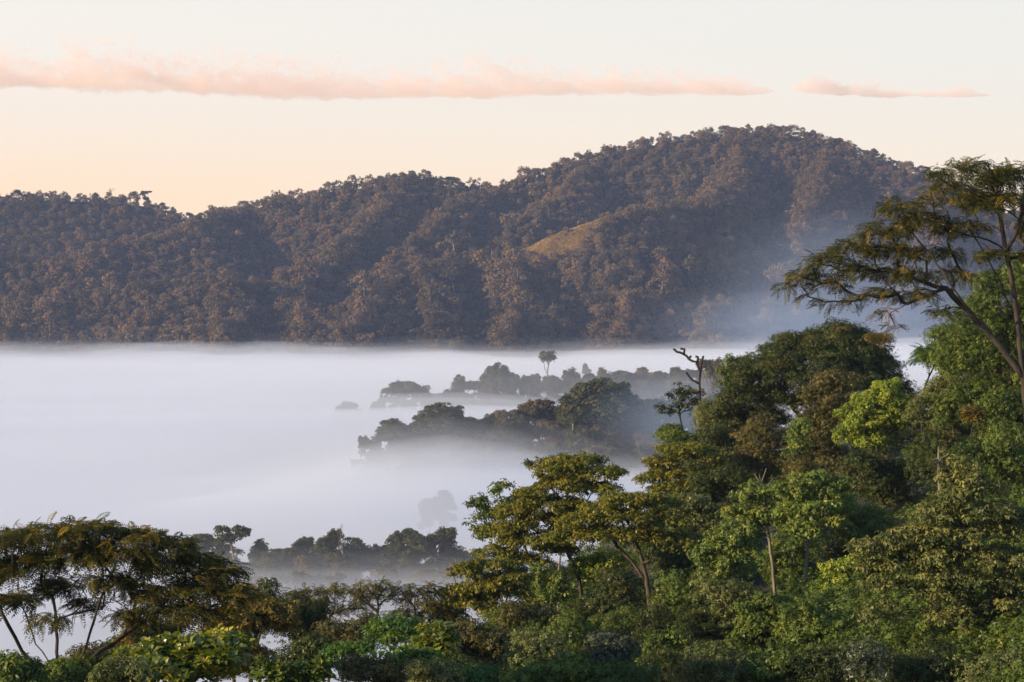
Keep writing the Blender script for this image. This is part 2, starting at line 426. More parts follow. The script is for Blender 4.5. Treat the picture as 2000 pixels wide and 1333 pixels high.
cloud([(-260, 172, 70), (0, 174, 66), (105, 174, 40), (135, 176, 82), (240, 179, 76), (330, 182, 56), (420, 186, 62), (520, 192, 66), (620, 195, 62), (720, 196, 46), (850, 194, 48), (950, 192, 70), (1020, 190, 46), (1110, 189, 36), (1210, 189, 38), (1290, 189, 40), (1370, 190, 30), (1450, 192, 27), (1500, 191, 9), (1525, 190, 2), (1560, 188, 2)], CLOUD_Y, 'long low pink and peach cloud bank stretching above the hills', 3.0, 150, 120)
cloud([(1545, 186, 2), (1590, 190, 30), (1660, 194, 26), (1740, 198, 20), (1785, 196, 4)], CLOUD_Y, 'torn end of the pink cloud bank, above the summit of the main hill', 8.0, 90, 40)
cloud([(1785, 196, 3), (1830, 198, 15), (1880, 199, 17), (1935, 197, 3)], CLOUD_Y, 'smallest last scrap of the cloud, nearest the right edge', 13.0, 70, 24)
# ------------------------------------------------------------------ tree building
def norm(v): return v / (np.linalg.norm(v, axis=-1, keepdims=True) + 1e-9)
def leaf_quad(base, a, b, n, length, width, bend=-.06):
    """one pointed leaf: base, direction a, side b, normal n"""
    return np.array([base, base + a * length * .5 + b * width * .5 + n * .04 * length, base + a * length + n * bend * length, base + a * length * .5 - b * width * .5 + n * .04 * length])
def tuft_template(k, droop, width, seed, lift=.15):
    r = np.random.RandomState(seed); q = []
    for i in range(k):
        t = 2 * np.pi * (i + r.rand() * .7) / k
        e = lift - droop * r.uniform(.5, 1.2)
        a = np.array([np.cos(t) * np.cos(e), np.sin(t) * np.cos(e), np.sin(e)])
        b = norm(np.cross([0, 0, 1], a) + r.normal(0, .25, 3)); n = np.cross(a, b)
        q.append(leaf_quad(np.array([0, 0, .0]) + a * .1, a, b, n, r.uniform(.75, 1.05), width))
    return np.array(q)
def pinnate_template(pairs, seed, arch=.55):
    r = np.random.RandomState(seed); q = []
    for i in range(pairs):
        t = (i + .8) / pairs
        p = np.array([t, 0, .18 * t - arch * t * t])
        ln = .30 * (.55 + .75 * np.sin(np.pi * min(1, t * .85 + .1)))
        for s in (-1, 1):
            a = norm(np.array([.35, s, -.35 - .3 * t]) + r.normal(0, .06, 3))
            b = norm(np.array([1, -s * .35, 0])); n = np.cross(a, b) * s
            q.append(leaf_quad(p, a, b, n, ln, .105))
    q.append(leaf_quad(np.array([1, 0, .18 - arch]), np.array([.8, 0, -.6]), np.array([0, 1., 0]), np.array([.6, 0, .8]), .25, .1))
    return np.array(q)
def broad_template(k, seed, length=1.0, width=.46, rise=.5):
    r = np.random.RandomState(seed); q = []
    for i in range(k):
        t = 2 * np.pi * (i + r.rand() * .5) / k; e = rise + r.uniform(-.35, .35)
        a = np.array([np.cos(t) * np.cos(e), np.sin(t) * np.cos(e), np.sin(e)])
        b = norm(np.cross([0, 0, 1], a)); n = np.cross(a, b)
        l = length * r.uniform(.8, 1.1); w = width * l
        p0, p1, p2 = a * .1 * l, a * .55 * l, a * .9 * l - np.array([0, 0, .18 * l])
        q.append(np.array([p0, p1 + b * w * .5 + n * .05, p1 - n * .03, p0 - n * .001]))
        q.append(np.array([p0, p1 - n * .03, p1 - b * w * .5 + n * .05, p0 - n * .001]))
        q.append(np.array([p1 + b * w * .5 + n * .05, p2 + b * w * .12, p2 - b * w * .12, p1 - n * .03]))
        q.append(np.array([p1 - n * .03, p2 - b * w * .12, p2 - b * w * .12 - a * .02, p1 - b * w * .5 + n * .05]))
    return np.array(q)
TEMPLATES = {
    'tuft': [tuft_template(5, .5, .42, s) for s in range(4)],
    'droop': [tuft_template(5, .95, .40, 10 + s, .2) for s in range(4)],
    'small': [tuft_template(4, .35, .5, 20 + s) for s in range(4)],
    'needle': [tuft_template(6, .2, .14, 30 + s, .4) for s in range(3)],
    'pinnate': [pinnate_template(7, 40 + s, .4 + .12 * s) for s in range(4)],
    'broad': [broad_template(5, 50 + s) for s in range(3)],
    'card': [np.array([[[-.5, -.45, 0], [.5, -.5, .06], [.45, .5, -.05], [-.5, .45, .05]]]), np.array([[[-.6, 0, 0], [0, -.5, .1], [.55, .05, 0], [.05, .5, .12]]])],
}
def place(tmpls, pos, nrm, axis_, size, rng):
    """stamp leaf templates; returns quads (m,4,3) and the stamp each came from"""
    nrm = norm(nrm); axis_ = norm(axis_ - nrm * np.sum(axis_ * nrm, 1, keepdims=True)); side = np.cross(nrm, axis_)
    pick = rng.randint(0, len(tmpls), len(pos)); Q = []; I = []
    for k, T in enumerate(tmpls):
        s = np.nonzero(pick == k)[0]
        if not len(s): continue
        t = T[None] * size[s, None, None, None]
        q = pos[s, None, None] + t[..., 0:1] * axis_[s, None, None] + t[..., 1:2] * side[s, None, None] + t[..., 2:3] * nrm[s, None, None]
        Q.append(q.reshape(-1, 4, 3)); I.append(np.repeat(s, len(T)))
    return np.concatenate(Q), np.concatenate(I)

def foliage(rng, c, r, st):
    """leaves around clump centres c (n,3) with radii r (n): quads, hue, tip"""
    per = st.get('per', 40); flat = st.get('flat', .6); up = st.get('up', .7); sz = st.get('size', .25)
    n = len(c); k = np.maximum(3, (per * (r / r.mean()) ** 2 * rng.uniform(.6, 1.3, n)).astype(int))
    ci = np.repeat(np.arange(n), k); m = len(ci)
    v = norm(rng.normal(0, 1, (m, 3)))
    v[:, 2] = np.where(rng.rand(m) < st.get('upper', .55), np.abs(v[:, 2]), v[:, 2])
    rad = rng.rand(m) ** st.get('fill', .4)
    pos = c[ci] + v * (r[ci] * rad)[:, None] * np.array([1, 1, flat])
    nr = v * np.array([1, 1, 1.0]) * (1 - up) + np.array([0, 0, 1.0]) * up + rng.normal(0, .32, (m, 3))
    ctr = c.mean(0)
    ax = norm((pos - ctr) * np.array([1, 1, .3])) * .5 + v * .6 + rng.normal(0, .5, (m, 3)) - np.array([0, 0, st.get('hang', .1)])
    size = sz * rng.uniform(.7, 1.25, m)
    q, i = place(TEMPLATES[st['leaf']], pos, nr, ax, size, rng)
    ch = rng.rand(n)
    hue = np.clip(ch[ci] * .72 + rng.rand(m) * .28, 0, 1)[i]
    tipclump = (rng.rand(n) < st.get('tipclumps', 0)) * rng.uniform(.4, 1, n)
    tp = (tipclump[ci] * (v[:, 2] > st.get('tipmin', 0.0)) * (rng.rand(m) < st.get('tipfrac', .7)))[i]
    return q, hue, tp

def grow(trunk, targets, rng, alpha=.45, start=.45, sag=.12):
    """branch skeleton: trunk polyline (n,3) plus limbs reaching every target; returns nodes, parents, flow"""
    pos = [np.array(p) for p in trunk]; par = [-1] + list(range(len(trunk) - 1))
    plen = [0.0]
    for a, b in zip(trunk[:-1], trunk[1:]): plen.append(plen[-1] + float(np.linalg.norm(np.array(b) - a)))
    first = int(len(trunk) * start); tips = []
    fork = np.array(trunk[-1]); order = np.argsort(np.linalg.norm(targets - fork, axis=1))
    for t in order:
        T = targets[t]; A = np.array(pos); Lp = np.array(plen)
        d = np.linalg.norm(A - T, axis=1); cost = d + alpha * Lp + .8 * np.maximum(0, A[:, 2] - T[2])
        cost[:first] = 1e9
        b = int(np.argmin(cost)); D = d[b]
        if D < .15: continue
        p0 = A[b]; pd = norm(p0 - A[par[b]]) if par[b] >= 0 else np.array([0, 0, 1.])
        mid = p0 + pd * D * .38 + np.array([0, 0, sag * D]) * .3 + rng.normal(0, .05 * D, 3)
        k = max(2, min(9, int(D / .7) + 1)); last = b
        for s in np.linspace(0, 1, k + 1)[1:]:
            p = (1 - s) ** 2 * p0 + 2 * s * (1 - s) * mid + s * s * T + (rng.normal(0, .028 * D, 3) if s < 1 else 0)
            plen.append(plen[last] + float(np.linalg.norm(p - pos[last]))); pos.append(p); par.append(last); last = len(pos) - 1
        tips.append(last)
    flow = np.zeros(len(pos))
    for t in tips:
        i = t
        while i >= 0: flow[i] += 1; i = par[i]
    flow[:len(trunk)] = np.maximum(flow[:len(trunk)], 1)
    return np.array(pos), np.array(par), flow

def tube(pts, rad, k):
    pts = np.asarray(pts, float); t = norm(np.gradient(pts, axis=0)); m = norm(t.mean(0))
    ref = np.array([1., 0, 0]) if abs(m[0]) < .7 else np.array([0, 1., 0])
    u = norm(np.cross(t, ref)); w = np.cross(t, u)
    a = np.linspace(0, 2 * np.pi, k, endpoint=False)
    ring = pts[:, None] + np.asarray(rad)[:, None, None] * (np.cos(a)[None, :, None] * u[:, None] + np.sin(a)[None, :, None] * w[:, None])
    i = np.arange(len(pts) * k).reshape(len(pts), k); j = np.roll(i, -1, 1)
    return ring.reshape(-1, 3), np.stack([i[:-1], j[:-1], j[1:], i[1:]], -1).reshape(-1, 4)
def limbs_mesh(name, pos, par, flow, ntrunk, r_base, r_tip, mat, expo=.5):
    mx = flow[:ntrunk].max()
    rad = r_tip + (r_base - r_tip) * (flow / mx) ** expo
    h = np.linspace(0, 1, ntrunk)
    rad[:ntrunk] = np.maximum(rad[:ntrunk], r_tip) * (1 + .6 * np.exp(-h * 9)) * (1 - .25 * h)
    kids = {}
    for i, p in enumerate(par):
        if p >= 0: kids.setdefault(int(p), []).append(i)
    V, F, off = [], [], 0
    stack = [(None, 0)]
    while stack:
        start, i = stack.pop()
        chain = [start, i] if start is not None else [i]
        while i in kids:
            ks = sorted(kids[i], key=lambda c: -flow[c])
            for c in ks[1:]: stack.append((i, c))
            i = ks[0]; chain.append(i)
        if len(chain) < 2: continue
        rr = rad[chain].copy()
        if start is not None: rr[0] = min(rad[chain[0]], rr[1] * 1.35)
        k = 9 if rr[0] > .15 else (6 if rr[0] > .05 else 4)
        v, f = tube(pos[chain], rr, k)
        V.append(v); F.append(f + off); off += len(v)
    return mesh_indexed(name, np.concatenate(V), np.concatenate(F), mat)

def lobe_clumps(rng, lobes, rc, k=2.2, zmin=-.35, shell=.6):
    """clump centres on ellipsoid lobes [(centre, radii)]"""
    C = []
    for c, r in lobes:
        n = max(3, int(k * (r[0] * r[2] * 2 + r[0] * r[1]) / (rc * rc)))
        v = norm(rng.normal(0, 1, (n * 3, 3))); v = v[v[:, 2] > zmin][:n]
        C.append(np.array(c) + v * np.array(r) * rng.uniform(shell, 1.0, (len(v), 1)))
    return np.concatenate(C)
def trunk_path(base, fork, rng, bend=.06, n=10):
    s = np.linspace(0, 1, n)[:, None]; base = np.array(base); fork = np.array(fork); h = np.linalg.norm(fork - base)
    w = rng.normal(0, 1, 3) * np.array([1, 1, 0]); w2 = rng.normal(0, 1, 3) * np.array([1, 1, 0])
    return base + (fork - base) * s + np.sin(np.pi * s) * w * bend * h + np.sin(2 * np.pi * s) * w2 * bend * .5 * h

BARK = {
    'brown': bark_material('brown_bark', (.05, .035, .022), (.13, .095, .06)),
    'dark': bark_material('dark_bark', (.022, .017, .012), (.06, .048, .034)),
    'pale': bark_material('pale_bark', (.17, .14, .10), (.36, .31, .24)),
    'mossy': bark_material('lichen_grey_bark', (.095, .09, .06), (.24, .22, .15)),
}
# ------------------------------------------------------------------ wooded far hills
FAR_MATS = {
    'far': leaf_material('far_forest_leaves', (.055, .054, .022), (.285, .195, .100), (.28, .17, .10), trans=.15, gloss=.0),
    'isle': leaf_material('valley_tree_leaves', (.045, .062, .030), (.155, .150, .070), (.26, .16, .09), trans=.18, gloss=.0),
}
HIDE = dict(leaf='card', upper=.75, fill=.25, up=.35, hang=0)
def far_crown(rng, kind):
    R = rng.uniform(4.2, 6.0); rc = 1.55
    if kind == 0: lobes = [((0, 0, 6), (R, R, R * .75))] + [((rng.uniform(-.6, .6) * R, rng.uniform(-.6, .6) * R, 8), (R * .45, R * .45, R * .45)) for _ in range(3)]
    elif kind == 1: lobes = [((rng.uniform(-.7, .7) * R, rng.uniform(-.7, .7) * R, rng.uniform(3.5, 8.5)), (R * .5, R * .5, R * .45)) for _ in range(6)]
    elif kind == 2: lobes = [((0, 0, 5.5), (R * .65, R * .65, 6))] + [((rng.uniform(-3, 3), rng.uniform(-3, 3), rng.uniform(2, 10)), (2.2, 2.6, 2.4)) for _ in range(3)]
    else: lobes = [((rng.uniform(-.6, .6) * R, rng.uniform(-.6, .6) * R, 5 + k * 1.0), (R * .5, R * .5, R * .34)) for k in range(5)]; rc = 1.5
    lobes.append(((0, 0, 1.6), (R * .75, R * .75, 3.0)))
    c = lobe_clumps(rng, lobes, rc, k=1.25, zmin=-.25, shell=.8)
    st = dict(HIDE, per=13, size=.72, flat=.85, up=.1, upper=.7)
    q, hue, tp = foliage(rng, c, rng.uniform(.75, 1.2, len(c)) * rc, st)
    return q, hue
rng = np.random.RandomState(11)
FAR_CROWNS = [far_crown(rng, k % 4) for k in range(20)]

def los_visible(x, y, z, lift_=6.0):
    """whether the crowns at (x,y,z) can be seen from the camera over the ground in front of them"""
    ok = np.ones(len(x), bool)
    for s in np.linspace(.76, .992, 30):
        ok &= ground_height(x * s, y * s) + 5 < CAM_Z + (z + lift_ - CAM_Z) * s
    return ok
step = 7.4
fx, fy = np.meshgrid(np.arange(-900, 900, step), np.arange(2130, 2960, step))
fx = (fx + rng.uniform(-3.5, 3.5, fx.shape)).ravel(); fy = (fy + rng.uniform(-3.5, 3.5, fy.shape)).ravel()
s = np.abs(fx) < fy * .255; fx, fy = fx[s], fy[s]
fz = ground_height(fx, fy)
s = fz > 26; fx, fy, fz = fx[s], fy[s], fz[s]
tall = rng.lognormal(-.06, .21, len(fx)) * np.where((rng.rand(len(fx)) < .09) & (fy < 2560), 1.5, 1.0)
s = los_visible(fx, fy, fz, 16 * tall); fx, fy, fz, tall = fx[s], fy[s], fz[s], tall[s]
fpx = 1000 + fx / fy * FPX; fpy = HORIZON - (fz - CAM_Z) / fy * FPX
# the grassy clearing on the spur carries no trees
CLEAR = np.array([P(1000, 468, 2434), P(1210, 400, 2384)])
def clearing_mask(x, y, grow_=0):
    a, b = CLEAR[0, :2], CLEAR[1, :2]; d = b - a; L2 = (d ** 2).sum()
    t = ((x - a[0]) * d[0] + (y - a[1]) * d[1]) / L2
    nx_, ny_ = d[1] / np.sqrt(L2), -d[0] / np.sqrt(L2)                 # across the spur, towards the valley
    o = (x - a[0]) * nx_ + (y - a[1]) * ny_                       # towards the camera / right
    wob = 26 * fbm(x / 25.0, y / 25.0, 3)
    return (t > -.02) & (t < 1.02) & (o > -14 - grow_) & (o < 7 + 38 * np.sin(np.pi * np.clip(t, 0, 1)) ** .7 + wob + grow_)
s = ~clearing_mask(fx, fy, 2.0) | (clearing_mask(fx, fy) & (rng.rand(len(fx)) < .10))
fx, fy, fz, tall, fpx, fpy = fx[s], fy[s], fz[s], tall[s], fpx[s], fpy[s]
NF = len(fx)
patch = np.clip(.5 + 1.3 * fbm(fx / 90.0 + 9, fy / 90.0, 3), 0, 1)
f_hue = np.clip(patch * .6 + rng.normal(.2, .28, NF), 0, 1)
f_tip = np.where(rng.rand(NF) < .08, rng.uniform(.2, .6, NF), 0) 
f_kind = rng.randint(0, len(FAR_CROWNS), NF)
# the crowns that show largest are things of their own; the rest of the wood is one mass
front = (fpy > 520) & (fpx > -20) & (fpx < 1560) & (fz > 46)
score = tall / fy * np.where(front, 1.0, 0) * rng.uniform(.85, 1.15, NF)
own = np.zeros(NF, bool); own[np.argsort(-score)[:130]] = True
Q, H, T = [], [], []
for k in range(len(FAR_CROWNS)):
    s = np.nonzero((f_kind == k) & ~own)[0]
    q, h = FAR_CROWNS[k]
    a = rng.uniform(0, 2 * np.pi, len(s)); c_, s_ = np.cos(a), np.sin(a); w = tall[s] * rng.uniform(.85, 1.15, len(s)); hh = tall[s] * rng.uniform(.85, 1.3, len(s))
    x = (q[None, :, :, 0] * c_[:, None, None] - q[None, :, :, 1] * s_[:, None, None]) * w[:, None, None] + fx[s, None, None]
    y = (q[None, :, :, 0] * s_[:, None, None] + q[None, :, :, 1] * c_[:, None, None]) * w[:, None, None] + fy[s, None, None]
    z = q[None, :, :, 2] * hh[:, None, None] + fz[s, None, None] - 1.6
    Q.append(np.stack([x, y, z], -1).reshape(-1, 4, 3).astype(np.float32))
    H.append((f_hue[s, None] * .75 + h[None] * .25).ravel()); T.append(np.broadcast_to(f_tip[s, None], (len(s), len(h))).ravel())
Q = np.concatenate(Q)
print('far forest trees', NF, 'quads', len(Q))
far_forest = link(bpy.data.objects.new('far_forest', mesh_quads('far_forest', Q, FAR_MATS['far'], {'hue': np.concatenate(H), 'tip': np.concatenate(T)})))
tag(far_forest, 'brown green forest covering the far hills above the mist', 'forest', kind='stuff')
del Q, H, T

# single crowns of the lower slopes: crown over a pale trunk
far_bark = bark_material('far_pale_bark', (.12, .10, .08), (.30, .26, .21), .5)
far_protos = []
for k in range(12):
    q, h = FAR_CROWNS[k]
    base_h, base_t = [.15, .45, .75][k % 3], [.0, .15, .4, 0][k % 4]
    far_protos.append((mesh_quads('crown', q, FAR_MATS['far'], {'hue': base_h * .7 + h * .3, 'tip': np.full(len(h), base_t)}),
                       mesh_indexed('trunk', *tube(np.array([(0, 0, -4), (.3, .1, 3), (-.1, .3, 7), (.2, 0, 11)]), [.55, .45, .38, .2], 5), far_bark)))
def zone(px, py):
    if px < 520: return ('broad crowned forest tree low on the spur at the left foot of the far hills', 'trees on the left spur')
    if px < 900: return ('brownish forest tree low on the far hillside, between left spur and grassy clearing', 'trees between spur and clearing')
    return ('bluish shaded forest tree on the far slope below the grassy clearing', 'trees below the grassy clearing')
for n_, i in enumerate(np.nonzero(own)[0]):
    cm, tm = far_protos[rng.randint(len(far_protos))]
    e = link(bpy.data.objects.new('forest_tree', None)); e.location = (fx[i], fy[i], fz[i]); e.rotation_euler = (0, 0, rng.uniform(0, 6.28))
    w = tall[i] * rng.uniform(.95, 1.15); e.scale = (w, w, w * rng.uniform(1.0, 1.35))
    lab, grp = zone(fpx[i], fpy[i]); tag(e, lab, 'tree', grp)
    link(bpy.data.objects.new('crown', cm), e); link(bpy.data.objects.new('trunk', tm), e)

# dry grass on the clearing
gxx = rng.uniform(CLEAR[:, 0].min() - 60, CLEAR[:, 0].max() + 60, 260000); gyy = rng.uniform(CLEAR[:, 1].min() - 70, CLEAR[:, 1].max() + 70, 260000)
s = clearing_mask(gxx, gyy); gxx, gyy = gxx[s][:60000], gyy[s][:60000]
gp = np.stack([gxx, gyy, ground_height(gxx, gyy) + .25], -1); m = len(gp)
gq, gi = place(TEMPLATES['card'], gp, np.array([-.25, -.35, 1.0]) + rng.normal(0, .3, (m, 3)), rng.normal(0, 1, (m, 3)), rng.uniform(.9, 1.8, m), rng)
grass_mat = leaf_material('dry_grass', (.23, .155, .05), (.44, .30, .09), trans=.2, gloss=0)
tag(link(bpy.data.objects.new('grass', mesh_quads('grass', gq, grass_mat, {'hue': np.clip(.5 + 1.2 * fbm(gxx / 14, gyy / 14, 3) + rng.normal(0, .15, m), 0, 1)[gi]}))), 'dry yellow grass on the bare spur of the main hill', 'grass', kind='stuff')

# ------------------------------------------------------------------ trees standing in the mist
def isle_variant(kind, seed):
    r = np.random.RandomState(seed); rc = 1.3; h = 20.0
    st = dict(HIDE, leaf='card', per=38, size=.50, flat=.75, up=.45)
    trunk_r = .45
    if kind == 'dome':
        lobes = [((0, 0, 13.5), (8, 8, 5.6))] + [((7 * np.cos(a), 7 * np.sin(a), 11.5 + r.uniform(-1, 1)), (2.8, 2.8, 2.2)) for a in r.uniform(0, 6.28, 6)]; fork = 7; st.update(per=62, size=.46)
    elif kind == 'oak':
        lobes = [((r.uniform(-5, 5), r.uniform(-5, 5), r.uniform(11, 17.5)), (r.uniform(2, 3.4), r.uniform(2, 3.4), r.uniform(1.5, 2.4))) for _ in range(9)]; fork = 8
    elif kind == 'column':
        lobes = [((0, 0, 11), (3.8, 3.8, 8))] + [((r.uniform(-3, 3), r.uniform(-3, 3), r.uniform(6, 16)), (2, 2, 2)) for _ in range(4)]; fork = 12; rc = 1.1
    elif kind == 'round':
        lobes = [((0, 0, 12), (6, 6, 6.6))] + [((r.uniform(-5, 5), r.uniform(-5, 5), r.uniform(9, 16)), (2.6, 2.6, 2.2)) for _ in range(6)]; fork = 8
    elif kind == 'flat':
        lobes = [((r.uniform(-6, 6), r.uniform(-5, 5), 17 + r.uniform(-2.2, 1.6)), (2.7, 2.7, .8)) for _ in range(9)]; fork = 10; st.update(per=22)
    elif kind == 'emergent':
        lobes = [((2.5 * np.cos(a), 2.5 * np.sin(a), 17 + r.uniform(-1, 1.6)), (2.2, 2.2, 1.3)) for a in r.uniform(0, 6.28, 5)] + [((2.5, 0, 10.5), (1.6, 1.2, .6)), ((-2, 1, 12.5), (1.2, 1.2, .5))]; fork = 15; trunk_r = .4
    elif kind == 'bare':
        lobes = [((r.uniform(-3, 3), r.uniform(-3, 3), r.uniform(11, 19)), (1.8, 1.8, 1.8)) for _ in range(6)]; fork = 10; st.update(per=1.2, size=.4)
    if kind in ('round', 'oak', 'column', 'dome') and seed % 2: lobes = lobes + [((r.uniform(-4.5, 4.5), r.uniform(-4.5, 4.5), r.uniform(2, 8)), (2.6, 2.6, 2.6)) for _ in range(7)]
    c = lobe_clumps(r, lobes, rc, zmin=-.45)
    q, hue, tp = foliage(r, c, r.uniform(.7, 1.25, len(c)) * rc, dict(st, tipclumps=.12, tipfrac=.7))
    tg = c[r.permutation(len(c))[:42]]
    t = trunk_path((0, 0, -10), (r.uniform(-.8, .8), r.uniform(-.8, .8), fork), r, .03, 12)
    limb = limbs_mesh('trunk', *grow(t, tg, r, start=.75), 12, trunk_r, .05, BARK['pale' if kind in ('emergent', 'bare') else 'brown'])
    return q, hue, tp, limb
ISLE = {}
for k, (kd, n_) in enumerate([('dome', 2), ('oak', 3), ('column', 2), ('round', 2), ('flat', 2), ('emergent', 2), ('bare', 2)]):
    for j in range(n_):
        q, hue, tp, limb = isle_variant(kd, 100 + 7 * k + j)
        for red in (0, 1):
            ISLE.setdefault((kd, red), []).append((mesh_quads('crown', q, FAR_MATS['isle'], {'hue': np.clip(hue * .7 + .3 * red, 0, 1), 'tip': np.clip(tp * .5 + .28 * red, 0, 1)}), limb))
def isle_tree(x, y, base, width, height, kind, red, label, group=None, name=None, cat='tree', v=None):
    ms = ISLE[(kind, red)]; cm, lm = ms[(rng.randint(len(ms)) if v is None else v) % len(ms)]
    e = link(bpy.data.objects.new(name or {'dome': 'domed_tree', 'oak': 'spreading_tree', 'column': 'tall_tree', 'round': 'round_tree', 'flat': 'flat_topped_tree', 'emergent': 'tall_pale_tree', 'bare': 'bare_tree'}[kind], None))
    e.location = (x, y, base); e.rotation_euler = (0, 0, rng.uniform(0, 6.28)); e.scale = (width / 16.0, width / 16.0, height / 20.0)
    tag(e, label, cat, group)
    link(bpy.data.objects.new('crown', cm), e); link(bpy.data.objects.new('trunk', lm), e)
    return e
def isle_at(px, top, wpx, d, kind, red, label, hpx=None, group=None, v=None):
    p = P(px, top, d); w = wpx * d / FPX
    h = (hpx * d / FPX) if hpx else max(w * 1.05, 9)
    return isle_tree(p[0], d, p[2] - h, w * {'column': 1.9, 'emergent': 1.75, 'bare': 1.5, 'round': 1.15}.get(kind, 1), h, kind, red, label, group, v=v)
rng = np.random.RandomState(21)
# the nearest islet, just above the foreground canopy
isle_at(405, 1040, 105, 612, 'dome', 0, 'hazy dome tree at the left end of the nearest islet, beside the slender tree', 130)
isle_at(455, 1028, 62, 600, 'emergent', 0, 'slender tree with small flat crown and bare pale trunk, alone on the nearest islet', 150)
isle_at(508, 1046, 45, 604, 'column', 0, 'small upright tree with a ragged top, first right of the slender flat-topped tree', 120)
isle_at(560, 1066, 70, 600, 'oak', 0, 'low spreading tree on the nearest islet, left of its wooded hump', 100)
isle_at(598, 1040, 66, 606, 'round', 0, 'dark round tree on the left shoulder of the nearest islet', 120)
isle_at(640, 1030, 72, 600, 'oak', 0, 'uneven dark tree at the top of the nearest islet hump', 130)
isle_at(668, 1024, 22, 596, 'bare', 0, 'thin pale dead tree poking above the hump of the nearest islet', 120)
isle_at(690, 1040, 62, 602, 'round', 0, 'dark round tree on the right shoulder of the nearest islet hump', 120)
isle_at(728, 1062, 60, 606, 'dome', 0, 'low dark tree closing the right end of the nearest islet hump', 100)
isle_at(790, 1030, 80, 604, 'dome', 0, 'rounded dark tree at the left of the pair beyond the gap on the nearest islet', 130)
isle_at(848, 1026, 100, 600, 'oak', 0, 'broad tree with light showing through its crown, right of the pair on the nearest islet', 130)
isle_at(895, 1060, 56, 604, 'round', 0, 'small sloping tree at the right tip of the nearest islet', 90)
# faint trees deep in the mist
isle_at(866, 950, 46, 760, 'round', 0, 'very faint ghostly tree in the mist between the nearest and middle islets', 90)
isle_at(836, 968, 44, 765, 'round', 0, 'barely visible low tree left of the ghostly tree in the mist', 70)
# the middle islet
isle_at(722, 848, 52, 945, 'oak', 0, 'small pale tree at the far left tip of the middle islet', 90)
isle_at(762, 816, 94, 950, 'oak', 0, 'domed tree with holes in its crown, second from the left tip of the middle islet', 110)
isle_at(862, 784, 104, 952, 'dome', 0, 'dark dense dome tree on the middle islet, left of its brown trees', 120)
isle_at(960, 786, 76, 958, 'oak', 1, 'brown tinged tree at the middle of the middle islet, right of the dense dark dome', 120)
isle_at(915, 806, 60, 955, 'round', 1, 'brown tree squeezed between the dark dome and the middle of the middle islet', 110)
isle_at(1008, 790, 56, 956, 'round', 0, 'dark tree right of the brown tinged tree on the middle islet', 120)
isle_at(1050, 764, 90, 962, 'oak', 1, 'reddest tree of the middle islet, left of the great smooth dome', 130)
isle_at(1102, 778, 44, 962, 'column', 0, 'narrow dark tree tucked against the left of the great smooth dome', 130)
isle_at(1172, 735, 150, 950, 'dome', 0, 'great smooth dome tree with pale forked trunk, largest on the middle islet', 170, v=0)
isle_at(1172, 752, 112, 948, 'dome', 0, 'lower front crown of the great smooth dome on the middle islet', 130, v=1)
isle_at(1122, 800, 44, 945, 'emergent', 0, 'slim pale trunked tree under the left edge of the great smooth dome', 110)
isle_at(1232, 760, 60, 965, 'round', 0, 'bluish tree right of the great smooth dome', 130)
isle_at(1275, 775, 64, 968, 'oak', 0, 'bluish spreading tree nearest the dead snag on the middle islet', 130)
# the back islet
isle_at(680, 776, 68, 1255, 'round', 0, 'rounded hazy tree at the left tip of the back islet', 110)
isle_at(738, 772, 40, 1258, 'oak', 0, 'small ragged tree right of the left tip tree on the back islet', 90)
isle_at(804, 728, 92, 1258, 'oak', 0, 'big leaning tree with a cauliflower crown on the back islet, left of its wooded slope', 120)
isle_at(896, 728, 36, 1262, 'column', 0, 'small upright hazy tree between the cauliflower tree and the back islet wood', 110)
isle_at(970, 706, 62, 1268, 'dome', 0, 'highest pale dome on the left of the back islet wood', 120)
isle_at(1070, 676, 50, 1330, 'flat', 0, 'faint flat-topped tree standing above the mist behind the back islet', 110)
isle_at(1148, 700, 22, 1330, 'oak', 0, 'tiny faint tree right of the faint flat-topped tree', 80)
isle_at(1215, 724, 50, 1285, 'oak', 1, 'brown crowned tree on the back islet just above the great smooth dome', 110)
isle_at(1385, 695, 58, 1150, 'oak', 1, 'pale sunlit tree behind the dead snag', 150)
isle_at(1265, 730, 50, 1285, 'dome', 1, 'brown tree on the back islet, between the great smooth dome and the dead snag', 110)
isle_at(605, 808, 40, 1270, 'bare', 0, 'ghost of a bare tree in the mist far left of the back islet', 80)
# trees breaking the far skyline
isle_at(218, 364, 14, 2896, 'bare', 0, 'thin bare tree breaking the skyline of the left far hill', 34)
isle_at(286, 372, 24, 2890, 'oak', 0, 'bushy tree standing proud of the skyline, right of the thin bare tree', 26)
isle_at(372, 412, 18, 2885, 'oak', 0, 'small tree in the notch between the left and middle far hills', 24)
isle_at(882, 342, 30, 2726, 'oak', 0, 'see-through tree on the right shoulder of the middle far hill', 26)
